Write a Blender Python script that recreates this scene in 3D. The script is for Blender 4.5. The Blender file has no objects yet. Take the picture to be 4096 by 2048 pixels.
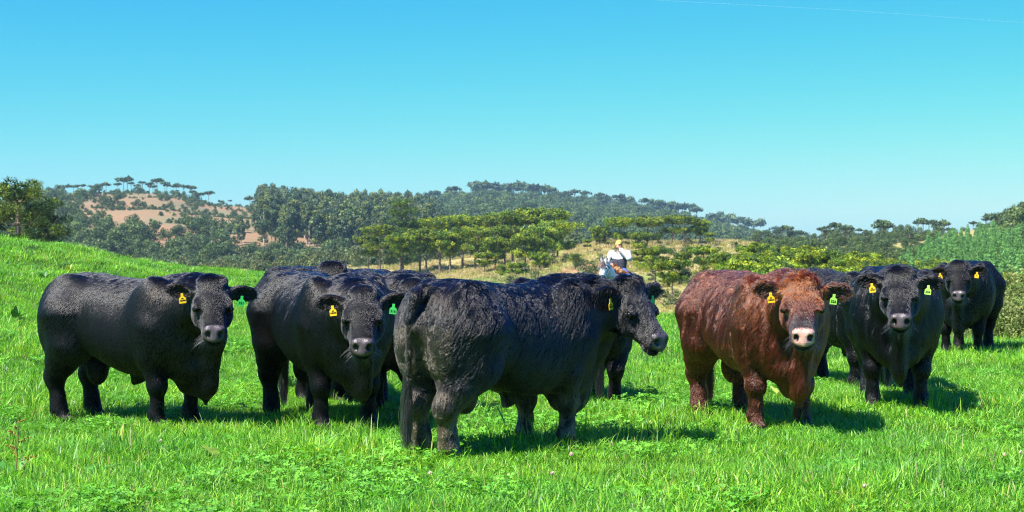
import bpy, math, random
import numpy as np

# ------------------------------------------------------------------ camera, sky, sun, exposure
SC = bpy.context.scene
COL = SC.collection
R = math.radians
FPX, CX, HY = 6827.0, 2048.0, 972.0        # focal length in photo pixels, picture centre, horizon row
EYE = 1.6
cam_d = bpy.data.cameras.new('camera')
cam = bpy.data.objects.new('camera', cam_d); COL.objects.link(cam)
cam.location = (0, 0, EYE); cam.rotation_euler = (R(90 - 0.436), 0, 0)
cam_d.sensor_width = 36; cam_d.lens = 60.0; cam_d.clip_start = 0.5; cam_d.clip_end = 6000
cam_d.dof.use_dof = True; cam_d.dof.focus_distance = 15.5; cam_d.dof.aperture_fstop = 6.5
SC.camera = cam

SUN_EL, SUN_AZ = 55.0, 231.0               # azimuth clockwise from +Y: the sun stands behind the camera's left shoulder
world = bpy.data.worlds.new('World'); SC.world = world; world.use_nodes = True
wn = world.node_tree; wn.nodes.clear()
sky = wn.nodes.new('ShaderNodeTexSky'); sky.sky_type = 'NISHITA'; sky.sun_disc = False
sky.sun_elevation = R(SUN_EL); sky.sun_rotation = R(SUN_AZ); sky.altitude = 900; sky.air_density = 1.0; sky.dust_density = 0.6; sky.ozone_density = 1.0
# the camera's colour rendering of the sky: one response curve per channel, the same in every direction
sep = wn.nodes.new('ShaderNodeSeparateColor'); cmb = wn.nodes.new('ShaderNodeCombineColor')
wn.links.new(sky.outputs[0], sep.inputs[0])
def _resp(i, gain, power):
    p = wn.nodes.new('ShaderNodeMath'); p.operation = 'POWER'; p.inputs[1].default_value = power
    m = wn.nodes.new('ShaderNodeMath'); m.operation = 'MULTIPLY'; m.inputs[1].default_value = gain
    wn.links.new(sep.outputs[i], p.inputs[0]); wn.links.new(p.outputs[0], m.inputs[0]); return m.outputs[0]
_r, _g, _b = _resp(0, .0112, 2.75), _resp(1, .47, 1.1), _resp(2, 4.75, -.1)
_lim = wn.nodes.new('ShaderNodeMath'); _lim.operation = 'MULTIPLY'; _lim.inputs[1].default_value = .6
_mn = wn.nodes.new('ShaderNodeMath'); _mn.operation = 'MINIMUM'
wn.links.new(_g, _lim.inputs[0]); wn.links.new(_r, _mn.inputs[0]); wn.links.new(_lim.outputs[0], _mn.inputs[1])
wn.links.new(_mn.outputs[0], cmb.inputs[0]); wn.links.new(_g, cmb.inputs[1]); wn.links.new(_b, cmb.inputs[2])
bg = wn.nodes.new('ShaderNodeBackground'); bg.inputs[1].default_value = 0.10
wo = wn.nodes.new('ShaderNodeOutputWorld')
wn.links.new(cmb.outputs[0], bg.inputs[0]); wn.links.new(bg.outputs[0], wo.inputs[0])

sun_d = bpy.data.lights.new('sun', 'SUN'); sun_d.energy = 5.0; sun_d.angle = R(0.5); sun_d.color = (1.0, 0.95, 0.87)
sun = bpy.data.objects.new('sun', sun_d); COL.objects.link(sun)
_sx, _sy = math.sin(R(SUN_AZ)) * math.cos(R(SUN_EL)), math.cos(R(SUN_AZ)) * math.cos(R(SUN_EL))
import mathutils
sun.rotation_euler = mathutils.Vector((_sx, _sy, math.sin(R(SUN_EL)))).to_track_quat('Z', 'Y').to_euler()
SC.view_settings.view_transform = 'Standard'; SC.view_settings.look = 'None'
SC.view_settings.exposure = 1.15; SC.view_settings.gamma = 1.0; SC.view_settings.use_curve_mapping = False
SC.render.engine = 'CYCLES'
cy = SC.cycles
cy.use_denoising = True; cy.denoising_prefilter = 'NONE'; cy.max_bounces = 6; cy.diffuse_bounces = 2; cy.glossy_bounces = 2; cy.transmission_bounces = 3
cy.transparent_max_bounces = 6; cy.volume_bounces = 0; cy.caustics_reflective = False; cy.caustics_refractive = False
cy.sample_clamp_indirect = 3.0; cy.sample_clamp_direct = 12.0; cy.filter_width = 1.1
SC.cycles_curves.shape = 'RIBBONS'
try: SC.render.hair_type = 'STRIP'
except Exception: pass

# ------------------------------------------------------------------ helpers
rng = np.random.default_rng(7)

def at(px, py, d):
    """world point seen at photo pixel (px, py) at depth d"""
    return ((px - CX) / FPX * d, d, EYE + (HY - py) / FPX * d)

def tag(o, label=None, cat=None, group=None, kind=None):
    if label: o['label'] = label
    if cat: o['category'] = cat
    if group: o['group'] = group
    if kind: o['kind'] = kind
    return o

def empty(name, loc=(0, 0, 0), rz=0.0):
    o = bpy.data.objects.new(name, None); COL.objects.link(o)
    o.location = loc; o.rotation_euler = (0, 0, rz); o.empty_display_size = 0.2
    return o

def mesh_data(name, V, F, mat=None, col=None, smooth=True, mat_idx=None):
    """V (n,3); F (m,3) or (m,4) or list of arrays of both; col (n,3) point colours"""
    V = np.asarray(V, np.float32)
    Fs = F if isinstance(F, list) and len(F) and isinstance(F[0], np.ndarray) else [F]
    Fs = [np.asarray(f, np.int32) for f in Fs if len(f)]
    me = bpy.data.meshes.new(name)
    me.vertices.add(len(V)); me.vertices.foreach_set('co', V.ravel())
    nl = sum(f.size for f in Fs); nf = sum(len(f) for f in Fs)
    me.loops.add(nl); me.polygons.add(nf)
    me.loops.foreach_set('vertex_index', np.concatenate([f.ravel() for f in Fs]))
    starts, off = [], 0
    for f in Fs:
        starts.append(off + np.arange(len(f)) * f.shape[1]); off += f.size
    me.polygons.foreach_set('loop_start', np.concatenate(starts).astype(np.int32))
    me.update(calc_edges=True)
    me.polygons.foreach_set('use_smooth', np.full(nf, smooth))
    if col is not None:
        a = me.attributes.new('Col', 'FLOAT_COLOR', 'POINT')
        c = np.ones((len(V), 4), np.float32); c[:, :3] = col; a.data.foreach_set('color', c.ravel())
    if mat is not None:
        for m in (mat if isinstance(mat, list) else [mat]): me.materials.append(m)
    if mat_idx is not None: me.polygons.foreach_set('material_index', np.asarray(mat_idx, np.int32))
    me.update()
    return me

def obj(name, me, parent=None, loc=None, rot=None):
    o = bpy.data.objects.new(name, me); COL.objects.link(o)
    if parent is not None: o.parent = parent
    if loc is not None: o.location = loc
    if rot is not None: o.rotation_euler = rot
    return o

def material(name, base=(.5, .5, .5), rough=.6, spec=.3, attr=False, noise=None, translucent=0.0, bump=None, sheen=0.0, rnd=0.0, tr_tint=None):
    m = bpy.data.materials.new(name); m.use_nodes = True
    nt = m.node_tree; n = nt.nodes; b = n['Principled BSDF']; out = n['Material Output']
    b.inputs['Roughness'].default_value = rough; b.inputs['Specular IOR Level'].default_value = spec
    b.inputs['Base Color'].default_value = (*base, 1)
    src = None
    if attr:
        a = n.new('ShaderNodeAttribute'); a.attribute_name = 'Col'; src = a.outputs['Color']
    if noise:                                   # (scale, colour2, lo, hi): patches of a second colour
        tc = n.new('ShaderNodeTexCoord'); nz = n.new('ShaderNodeTexNoise'); nz.inputs['Scale'].default_value = noise[0]; nz.inputs['Detail'].default_value = 5
        mp = n.new('ShaderNodeMapRange'); mp.inputs[1].default_value = noise[2]; mp.inputs[2].default_value = noise[3]
        mx = n.new('ShaderNodeMix'); mx.data_type = 'RGBA'
        nt.links.new(tc.outputs['Object'], nz.inputs['Vector']); nt.links.new(nz.outputs[0], mp.inputs[0]); nt.links.new(mp.outputs[0], mx.inputs[0])
        mx.inputs[6].default_value = (*base, 1); mx.inputs[7].default_value = (*noise[1], 1)
        if src: nt.links.new(src, mx.inputs[6])
        src = mx.outputs[2]
    if rnd:                                     # value shift per object / instance
        oi = n.new('ShaderNodeObjectInfo'); hs = n.new('ShaderNodeHueSaturation'); mp = n.new('ShaderNodeMapRange')
        mp.inputs[3].default_value = 1 - rnd; mp.inputs[4].default_value = 1 + rnd
        nt.links.new(oi.outputs['Random'], mp.inputs[0]); nt.links.new(mp.outputs[0], hs.inputs['Value'])
        hs.inputs['Color'].default_value = (*base, 1)
        if src: nt.links.new(src, hs.inputs['Color'])
        src = hs.outputs[0]
    if src: nt.links.new(src, b.inputs['Base Color'])
    if sheen:
        b.inputs['Sheen Weight'].default_value = sheen
    if bump:                                    # (scale, strength, distance)
        tc = n.new('ShaderNodeTexCoord'); nz = n.new('ShaderNodeTexNoise'); nz.inputs['Scale'].default_value = bump[0]; nz.inputs['Detail'].default_value = 6
        bm = n.new('ShaderNodeBump'); bm.inputs['Strength'].default_value = bump[1]; bm.inputs['Distance'].default_value = bump[2]
        nt.links.new(tc.outputs['Object'], nz.inputs['Vector']); nt.links.new(nz.outputs[0], bm.inputs['Height']); nt.links.new(bm.outputs[0], b.inputs['Normal'])
    if translucent:
        t = n.new('ShaderNodeBsdfTranslucent'); mx = n.new('ShaderNodeMixShader'); mx.inputs[0].default_value = translucent
        t.inputs['Color'].default_value = (*base, 1)
        if src:
            if tr_tint:
                ml = n.new('ShaderNodeMix'); ml.data_type = 'RGBA'; ml.blend_type = 'MULTIPLY'; ml.inputs[0].default_value = 1
                ml.inputs[7].default_value = (*tr_tint, 1); nt.links.new(src, ml.inputs[6]); nt.links.new(ml.outputs[2], t.inputs['Color'])
            else: nt.links.new(src, t.inputs['Color'])
        nt.links.new(b.outputs[0], mx.inputs[1]); nt.links.new(t.outputs[0], mx.inputs[2]); nt.links.new(mx.outputs[0], out.inputs[0])
    return m

_nd = np.random.default_rng(3)
_NK = [(_nd.normal(size=(7, 3)), _nd.uniform(0, 6.28, 7)) for _ in range(8)]
def sn(P, wl, ch=0):
    """cheap smooth noise -1..1 with wavelength wl"""
    K, ph = _NK[ch % 8]
    K = K / np.linalg.norm(K, axis=1, keepdims=True) * (6.283 / wl) * np.linspace(.7, 1.35, 7)[:, None]
    return np.sin(np.asarray(P) @ K.T + ph).sum(-1) / 2.6

def smooth01(x): x = np.clip(x, 0, 1); return x * x * (3 - 2 * x)

# ------------------------------------------------------------------ implicit surfaces -> one continuous mesh
class Field:
    def __init__(s, lo, hi, h):
        s.h = h; s.lo = np.array(lo, float); s.hi = np.array(hi, float)
        s.ax = [np.arange(lo[i], hi[i] + h, h, dtype=np.float32) for i in range(3)]
        s.F = np.full([len(a) for a in s.ax], 1.0, np.float32)
    def box(s, lo, hi, pad):
        sl = []
        for i in range(3):
            a = int(np.searchsorted(s.ax[i], lo[i] - pad)); b = int(np.searchsorted(s.ax[i], hi[i] + pad))
            sl.append(slice(max(a, 0), min(b + 1, len(s.ax[i]))))
        return tuple(sl)
    def put(s, fn, lo, hi, k, sub=False):
        sl = s.box(lo, hi, k + 3 * s.h)
        if any(q.stop <= q.start for q in sl): return
        X = s.ax[0][sl[0]][:, None, None]; Y = s.ax[1][sl[1]][None, :, None]; Z = s.ax[2][sl[2]][None, None, :]
        d = fn(X, Y, Z).astype(np.float32); f = s.F[sl]
        if sub: f2, d = -f, d
        else: f2 = f
        hh = np.maximum(k - np.abs(f2 - d), 0) / k
        r = np.minimum(f2, d) - hh * hh * k * .25
        s.F[sl] = -r if sub else r
    def cap(s, P, rad, k=.05, flat=None, sub=False):
        """chain of tapered capsules; flat = (axis, factor) squashes it"""
        P = np.asarray(P, float); rad = np.atleast_1d(rad)
        if len(rad) == 1: rad = np.repeat(rad, len(P))
        for a, b, ra, rb in zip(P[:-1], P[1:], rad[:-1], rad[1:]):
            w = np.ones(3)
            if flat: w[flat[0]] = flat[1]
            ab = (b - a) * w; L = float(ab @ ab) + 1e-9
            def fn(X, Y, Z):
                x, y, z = (X - a[0]) * w[0], (Y - a[1]) * w[1], (Z - a[2]) * w[2]
                t = np.clip((x * ab[0] + y * ab[1] + z * ab[2]) / L, 0, 1)
                return np.sqrt((x - t * ab[0]) ** 2 + (y - t * ab[1]) ** 2 + (z - t * ab[2]) ** 2) - (ra + (rb - ra) * t)
            rm = max(ra, rb)
            s.put(fn, np.minimum(a, b) - rm, np.maximum(a, b) + rm, k, sub)
    def ell(s, c, r, k=.05, M=None, sub=False):
        """ellipsoid; M rows = its axes"""
        c = np.asarray(c, float); r = np.asarray(r, float); M = np.eye(3) if M is None else np.asarray(M)
        def fn(X, Y, Z):
            x, y, z = X - c[0], Y - c[1], Z - c[2]
            q = [(M[i][0] * x + M[i][1] * y + M[i][2] * z) / r[i] for i in range(3)]
            k0 = np.sqrt(q[0] ** 2 + q[1] ** 2 + q[2] ** 2) + 1e-6
            k1 = np.sqrt((q[0] / r[0]) ** 2 + (q[1] / r[1]) ** 2 + (q[2] / r[2]) ** 2) + 1e-6
            return k0 * (k0 - 1) / k1
        ext = np.sqrt(((M * r[:, None]) ** 2).sum(0))
        s.put(fn, c - ext, c + ext, k, sub)
    def loft(s, tab, k=.05, o=(0, 0, 0), M=None, p=2.3, taper=.1, sc=1.0):
        """sections (t, top, bottom, half width) along the first axis of M"""
        T = np.asarray(tab, float) * sc; o = np.asarray(o, float); M = np.eye(3) if M is None else np.asarray(M)
        tt = np.linspace(T[0, 0], T[-1, 0], 400)
        cols = []
        ker = np.hanning(31); ker /= ker.sum()
        for j in (1, 2, 3):
            c = np.interp(tt, T[:, 0], T[:, j]); c = np.convolve(np.pad(c, 15, mode='edge'), ker, 'valid'); cols.append(c)
        def fn(X, Y, Z):
            x, y, z = X - o[0], Y - o[1], Z - o[2]
            t = M[0][0] * x + M[0][1] * y + M[0][2] * z
            v = M[1][0] * x + M[1][1] * y + M[1][2] * z
            w = M[2][0] * x + M[2][1] * y + M[2][2] * z
            tc = np.clip(t, tt[0], tt[-1])
            top, bot, hw = (np.interp(tc, tt, c) for c in cols)
            zc = (top + bot) / 2; hz = np.maximum((top - bot) / 2, .01)
            q = (w - zc) / hz; hy = np.maximum(hw * (1 - taper * np.clip(q, -1, 1)), .01)
            d = ((np.abs(v) / hy) ** p + np.abs(q) ** p) ** (1 / p)
            return (d - 1) * np.minimum(hy, hz) + np.abs(t - tc) * 1.0
        mx = max(T[:, 3].max(), np.abs(T[:, 1:3]).max())
        cs = np.array([o + M[0] * t + M[1] * a * T[:, 3].max() + M[2] * b for t in (tt[0], tt[-1]) for a in (-1, 1) for b in (T[:, 1].max(), T[:, 2].min())])
        s.put(fn, cs.min(0), cs.max(0), k)
    def mesh(s):
        F = s.F; n = np.array(F.shape); ins = F < 0
        c = np.zeros(n - 1, np.int8)
        for i in (0, 1):
            for j in (0, 1):
                for l in (0, 1): c += ins[i:n[0] - 1 + i, j:n[1] - 1 + j, l:n[2] - 1 + l]
        act = np.argwhere((c > 0) & (c < 8))
        idx = np.full(n - 1, -1, np.int32); idx[tuple(act.T)] = np.arange(len(act))
        acc = np.zeros((len(act), 3)); cnt = np.zeros(len(act))
        cor = [(i, j, l) for i in (0, 1) for j in (0, 1) for l in (0, 1)]
        val = {q: F[act[:, 0] + q[0], act[:, 1] + q[1], act[:, 2] + q[2]] for q in cor}
        for a in cor:
            for ax in range(3):
                if a[ax]: continue
                b = list(a); b[ax] = 1; b = tuple(b)
                fa, fb = val[a], val[b]; m = (fa < 0) != (fb < 0)
                t = np.where(m, fa / np.where(m, fa - fb, 1), 0)
                p = np.array(a, float)[None] + np.zeros((len(act), 3)); p[:, ax] = t
                acc[m] += p[m]; cnt[m] += 1
        V = (act + acc / cnt[:, None]) * s.h + s.lo
        Q = []
        for ax in range(3):
            o1, o2 = [(1, 2), (2, 0), (0, 1)][ax]
            sa = [slice(None)] * 3; sb = [slice(None)] * 3; sa[ax] = slice(0, -1); sb[ax] = slice(1, None)
            A, B = ins[tuple(sa)], ins[tuple(sb)]
            e = np.argwhere(A != B)
            ok = (e[:, o1] > 0) & (e[:, o2] > 0) & (e[:, o1] < n[o1] - 1) & (e[:, o2] < n[o2] - 1); e = e[ok]
            fl = A[tuple(e.T)]
            def cell(d1, d2):
                q = e.copy(); q[:, o1] -= d1; q[:, o2] -= d2; return idx[tuple(q.T)]
            quad = np.stack([cell(1, 1), cell(0, 1), cell(0, 0), cell(1, 0)], 1)
            quad[~fl] = quad[~fl][:, ::-1]; Q.append(quad)
        Q = np.concatenate(Q)
        # one relaxation pass
        nb = np.zeros_like(V); ct = np.zeros(len(V))
        for i in range(4):
            j = (i + 1) % 4
            np.add.at(nb, Q[:, i], V[Q[:, j]]); np.add.at(ct, Q[:, i], 1)
        V = V * .5 + nb / np.maximum(ct, 1)[:, None] * .5
        return V, Q

def vnormals(V, Q):
    fn = np.cross(V[Q[:, 2]] - V[Q[:, 0]], V[Q[:, 3]] - V[Q[:, 1]])
    N = np.zeros_like(V)
    for i in range(4): np.add.at(N, Q[:, i], fn)
    return N / (np.linalg.norm(N, axis=1, keepdims=True) + 1e-12)

def strands(name, V, N, Q, dens, length, flow, lift, curl, col, n, rad, mat, parent, g, wl=.11, jit=.35):
    """a coat of hair locks over the mesh V/Q, one Curves object"""
    T = np.concatenate([Q[:, :3], Q[:, [0, 2, 3]]])
    ar = np.linalg.norm(np.cross(V[T[:, 1]] - V[T[:, 0]], V[T[:, 2]] - V[T[:, 0]]), axis=1) * dens[T].mean(1)
    cs = np.cumsum(ar); t = np.searchsorted(cs, g.random(n) * cs[-1]); t = np.minimum(t, len(T) - 1)
    u, v = g.random(n), g.random(n); fl = u + v > 1; u[fl], v[fl] = 1 - u[fl], 1 - v[fl]
    B = np.stack([1 - u - v, u, v], 1); tv = T[t]
    def ip(A): return (A[tv] * (B[:, :, None] if A.ndim == 2 else B)).sum(1)
    P, Nn, L, Fl, Li, Cu, C = ip(V), ip(N), ip(length), ip(flow), ip(lift), ip(curl), ip(col)
    Nn /= np.linalg.norm(Nn, axis=1, keepdims=True) + 1e-9
    f0 = np.array([-.42, 0, -.9]); Pa = P - .78 * (P @ f0)[:, None] * f0
    nz = np.stack([sn(Pa, wl, i) for i in range(3)], 1) * .7 + np.stack([sn(Pa, wl * .45, i + 3) for i in range(3)], 1) * .5
    lock = sn(Pa, wl * .38, 7) * .6 + sn(Pa, wl * .2, 1) * .5
    Li = np.clip(Li * (1 + .35 * lock), .04, .8)
    D = Fl + nz * (jit * .6 + Cu[:, None] * .9) + g.normal(size=P.shape) * .07
    D -= Nn * (D * Nn).sum(1, keepdims=True); D /= np.linalg.norm(D, axis=1, keepdims=True) + 1e-9
    Bn = np.cross(Nn, D)
    L = L * g.uniform(.6, 1.25, n)
    ph = sn(Pa, wl * .6, 6) * 4 + g.normal(size=n) * .35
    K = 5; ts = np.linspace(0, 1, K)
    pts = np.zeros((n, K, 3), np.float32)
    for k, s in enumerate(ts):
        w = Cu * L * (.42 * np.sin(5.5 * s + ph) - .42 * np.sin(ph))
        up = L * Li * (s - .45 * s * s) - .0012
        pts[:, k] = P + D * (L * s * np.sqrt(np.maximum(1 - Li * Li * .6, .1)))[:, None] + Nn * up[:, None] + Bn * w[:, None] + Nn * (np.abs(w) * .35)[:, None]
    hc = bpy.data.hair_curves.new(name); hc.add_curves([K] * n)
    hc.attributes['position'].data.foreach_set('vector', pts.ravel())
    ra = hc.attributes.get('radius') or hc.attributes.new('radius', 'FLOAT', 'POINT')
    rr = (rad * g.uniform(.7, 1.3, n))[:, None] * np.array([1, 1, .9, .65, .25])[None]
    ra.data.foreach_set('value', rr.astype(np.float32).ravel())
    ca = hc.attributes.new('Col', 'FLOAT_COLOR', 'CURVE'); cc = np.ones((n, 4), np.float32)
    cc[:, :3] = C * (g.uniform(.75, 1.3, n) * np.exp(.35 * lock))[:, None]; ca.data.foreach_set('color', cc.ravel())  # lock-wise tone puts imitated highlight streaks into the hair colour
    hc.materials.append(mat)
    return obj(name, hc, parent)

def instancer(name, meshes, spots, label, kind='stuff'):
    """one object that spreads copies of a few meshes; spots: (x, y, z, rx, ry, rz, scale xy, scale z, variant)"""
    S = np.asarray(spots, np.float32)
    me = bpy.data.meshes.new(name); me.vertices.add(len(S)); me.vertices.foreach_set('co', np.ascontiguousarray(S[:, :3]).ravel())
    for nm, tp, key, dat in (('rot', 'FLOAT_VECTOR', 'vector', S[:, 3:6]), ('scl', 'FLOAT_VECTOR', 'vector', S[:, [6, 6, 7]]), ('var', 'INT', 'value', S[:, 8].astype(np.int32))):
        a = me.attributes.new(nm, tp, 'POINT'); a.data.foreach_set(key, np.ascontiguousarray(dat).ravel())
    cl = bpy.data.collections.new(name + '_kinds')
    for i, m in enumerate(meshes):
        o = bpy.data.objects.new('%s_kind_%02d' % (name, i), m); cl.objects.link(o)
    nt = bpy.data.node_groups.new(name + '_spread', 'GeometryNodeTree')
    nt.interface.new_socket('Geometry', in_out='INPUT', socket_type='NodeSocketGeometry'); nt.interface.new_socket('Geometry', in_out='OUTPUT', socket_type='NodeSocketGeometry')
    n = nt.nodes; gi = n.new('NodeGroupInput'); go = n.new('NodeGroupOutput'); ip = n.new('GeometryNodeInstanceOnPoints'); ci = n.new('GeometryNodeCollectionInfo')
    ci.inputs[0].default_value = cl; ci.inputs[1].default_value = True; ci.inputs[2].default_value = True
    def na(nm, tp):
        q = n.new('GeometryNodeInputNamedAttribute'); q.data_type = tp; q.inputs[0].default_value = nm; return q.outputs[0]
    er = n.new('FunctionNodeEulerToRotation'); nt.links.new(na('rot', 'FLOAT_VECTOR'), er.inputs[0])
    nt.links.new(gi.outputs[0], ip.inputs['Points']); nt.links.new(ci.outputs[0], ip.inputs['Instance']); ip.inputs['Pick Instance'].default_value = True
    nt.links.new(na('var', 'INT'), ip.inputs['Instance Index']); nt.links.new(er.outputs[0], ip.inputs['Rotation']); nt.links.new(na('scl', 'FLOAT_VECTOR'), ip.inputs['Scale'])
    nt.links.new(ip.outputs[0], go.inputs[0])
    o = obj(name, me); md = o.modifiers.new('spread', 'NODES'); md.node_group = nt; tag(o, label, kind=kind); return o
# ------------------------------------------------------------------ terrain
_EPX = np.array([-2600, -1500, 0, 250, 500, 800, 1050, 1500, 2000, 2700, 3300, 3700, 4096, 5500, 7000.])
_EPY = np.array([860, 900, 955, 985, 1030, 1075, 1097, 1150, 1215, 1285, 1310, 1345, 1385, 1450, 1500.])
_ED = np.array([40, 40, 42, 44, 46, 50, 52, 54, 42, 36, 33, 31, 27.5, 25, 24.])
_FPX = np.linspace(-2600, 7000, 400)
def _sm(a, w=25):
    k = np.hanning(w); k /= k.sum(); return np.convolve(np.pad(a, w // 2, mode='edge'), k, 'valid')
_fpy, _fd = _sm(np.interp(_FPX, _EPX, _EPY), 15), _sm(np.interp(_FPX, _EPX, _ED), 25)
def edge_depth(x, y): return np.interp(np.asarray(x) / np.maximum(y, 1) * FPX + CX, _FPX, _fd)
def pasture_z(x, y):
    x = np.asarray(x, float); y = np.asarray(y, float)
    px = x / np.maximum(y, 1.0) * FPX + CX
    D = np.interp(px, _FPX, _fd); ze = EYE + (HY - np.interp(px, _FPX, _fpy)) / FPX * D
    t = np.clip((y - 15.5) / (D - 15.5), 0, 1)
    z = ze * t ** 1.35
    z = z + np.where(y > D, -.035 * np.minimum(y - D, 12) ** 2 - .5 * np.maximum(y - D - 12, 0), 0)
    P = np.stack([x, y, 0 * x], -1)
    return z + .025 * sn(P, 3.2, 1) + .05 * sn(P, 9, 2) * np.clip((y - 17) / 8, 0, 1)

def polar(name, px0, px1, n, ds, zf, mat, label):
    pxs = np.linspace(px0, px1, n); ds = np.asarray(ds, float)
    PX, D = np.meshgrid(pxs, ds, indexing='ij')
    X = (PX - CX) / FPX * D; Z = zf(PX, D, X)
    V = np.stack([X, D, Z], -1).reshape(-1, 3); m = len(ds)
    i, j = np.meshgrid(np.arange(n - 1), np.arange(m - 1), indexing='ij'); a = (i * m + j).ravel()
    o = obj(name, mesh_data(name, V, np.stack([a, a + m, a + m + 1, a + 1], 1), mat)); tag(o, label, kind='structure')
    return o

M_SOIL = material('pasture_soil', (.018, .045, .008), .9, .1, noise=(.9, (.035, .09, .010), .35, .65), bump=(6, .6, .05))
M_DRY = material('dry_grass', (.36, .28, .11), .9, .1, noise=(.055, (.20, .23, .05), .38, .62), bump=(.5, .6, .5))
M_TAN = material('tan_hill', (.275, .17, .09), .95, .05, noise=(.012, (.19, .17, .09), .42, .62), bump=(.1, .5, 3))
M_WOODFLOOR = material('wooded_hill', (.055, .075, .030), .95, .05, noise=(.02, (.20, .16, .09), .55, .72), bump=(.1, .5, 3))

polar('pasture', -2600, 7000, 300, np.concatenate([np.linspace(2, 30, 90), np.linspace(30.5, 75, 90)]), lambda PX, D, X: pasture_z(X, D), M_SOIL, 'bright green grazed pasture rising to the left')

# the dry slope and the valley beyond the pasture: heights by column and depth
_HD = np.array([26, 60, 130, 220, 330, 430, 520])
_HPX = np.array([-2600, 0, 1050, 1500, 2100, 2450, 2900, 3200, 3500, 4096, 7000])
_HZ = np.array([[-9, -11, -12, -12, -12, -10, -9], [-9, -11, -12, -12, -12, -10, -9], [-8, -9.5, -10, -8.5, -5.2, -4.8, -8], [-8, -8.5, -8, -6.2, -3.9, -3.6, -8], [-7, -6.4, -5.6, -3.4, -1.1, -1.5, -6],
                [-6.5, -5.4, -4.4, -2.4, 1.5, 0, -5], [-6, -5.2, -4.4, -2.4, 1.5, 0, -5], [-6, -5.2, -4.5, -2.8, .4, .5, -3], [-6, -5.2, -4.8, -3.6, -1.2, 1.2, 1], [-5.0, -5.2, -5, -3.2, .8, 5.5, 7], [-5, -5, -5, -3, 1, 6, 8.]])
def slope_z(PX, D):
    PX = np.asarray(PX, float); D = np.asarray(D, float)
    cols = np.array([np.interp(D.ravel(), _HD, r) for r in _HZ])
    f = np.interp(PX.ravel(), _HPX, np.arange(len(_HPX))); i = np.clip(f.astype(int), 0, len(_HPX) - 2); t = smooth01(f - i)
    k = np.arange(D.size); z = cols[i, k] * (1 - t) + cols[i + 1, k] * t
    P = np.stack([(PX.ravel() - CX) / FPX * D.ravel(), D.ravel(), 0 * z], 1)
    return (z + .35 * sn(P, 45, 3) + .12 * sn(P, 14, 4)).reshape(D.shape)
polar('dry_slope', -2600, 7000, 260, np.concatenate([np.linspace(26, 130, 40), np.linspace(134, 520, 90)]), lambda PX, D, X: slope_z(PX, D), M_DRY, 'pale dry grass slope and valley floor beyond the pasture')

def crest_hill(pts, d0, d1, d2, z0, zb):
    """height function of a hill: rises from z0 at d0 to the crest seen along pts at d1, falls to zb at d2"""
    px, py = np.array(pts, float).T
    fine = np.linspace(px[0], px[-1], 300); fy = _sm(np.interp(fine, px, py), 9)
    def zf(PX, D):
        zc = EYE + (HY - np.interp(PX, fine, fy)) / FPX * d1
        t = np.clip((D - d0) / (d1 - d0), 0, 1); up = z0 + (zc - z0) * (1.45 * t - .45 * t * t)
        t2 = np.clip((D - d1) / (d2 - d1), 0, 1)
        z = np.where(D <= d1, up, zc + (zb - zc) * t2 * t2)
        P = np.stack([(PX - CX) / FPX * D, D, 0 * D], -1)
        return z + np.clip(zc - z0, 0, 12) / 12 * (1.6 * sn(P, 120, 5) + .6 * sn(P, 40, 6)) * np.clip(4 * t * (1 - t), 0, 1)
    return zf
hill_l = crest_hill([(-2600, 1010), (-1500, 960), (-400, 880), (0, 835), (150, 806), (240, 779), (330, 770), (560, 770), (700, 780), (760, 797), (830, 818), (960, 826), (1040, 840), (1120, 862), (1300, 876), (1600, 880), (1750, 905), (2000, 985), (2300, 1010)], 430, 1000, 1250, -11, -20)
hill_r = crest_hill([(900, 1000), (1400, 880), (1600, 850), (1750, 830), (1900, 812), (2100, 815), (2300, 832), (2450, 858), (2700, 886), (2850, 928), (3000, 968), (3150, 985), (3600, 1000)], 650, 1500, 1800, -14, -25)
hill_n = crest_hill([(2700, 1010), (2900, 985), (3080, 972), (3200, 962), (3350, 952), (3450, 941), (3600, 938), (3750, 940), (3900, 936), (4000, 920), (4096, 905), (4600, 850), (5500, 830), (7000, 860)], 330, 560, 700, -3, -10)
polar('tan_hill', -2600, 2300, 240, np.linspace(430, 1250, 70), lambda PX, D, X: hill_l(PX, D), M_TAN, 'far hill with bare tan top')
polar('far_ridge', 900, 3600, 160, np.linspace(650, 1800, 60), lambda PX, D, X: hill_r(PX, D), M_WOODFLOOR, 'far wooded ridge')
polar('rocky_hill', 2700, 7000, 160, np.linspace(330, 700, 60), lambda PX, D, X: hill_n(PX, D), M_TAN, 'rocky tan hill on the right')
# distant ground out to the horizon
HZN = obj('plain', mesh_data('plain', [(-2400, 500, -26), (2400, 500, -26), (2400, 2400, -26), (-2400, 2400, -26), (-2400, -60, -14), (2400, -60, -14)], [[4, 5, 1, 0], [0, 1, 2, 3]], M_WOODFLOOR)); tag(HZN, 'low ground far behind the hills', kind='structure')
FORE = obj('near_field', mesh_data('near_field', [(-14, -40, -.05), (14, -40, -.05), (3.5, 2.6, -.05), (-3.5, 2.6, -.05)], [[0, 1, 2, 3]], M_SOIL)); tag(FORE, 'pasture behind the viewpoint', kind='structure')

# ------------------------------------------------------------------ trees
def leaf_attr_mat(name, rough=.55, tr=.25, spec=.25): return material(name, rough=rough, spec=spec, attr=True, translucent=tr, rnd=.22)
M_NEEDLE = leaf_attr_mat('araucaria_needles', tr=.06); M_LEAF = leaf_attr_mat('broad_leaves', tr=.2)
M_BARK = material('bark', (.17, .12, .10), .9, .1, noise=(3, (.28, .22, .19), .45, .6))
M_PALEBARK = material('pale_bark', (.42, .36, .30), .85, .1, noise=(2, (.2, .15, .12), .5, .6))

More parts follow.
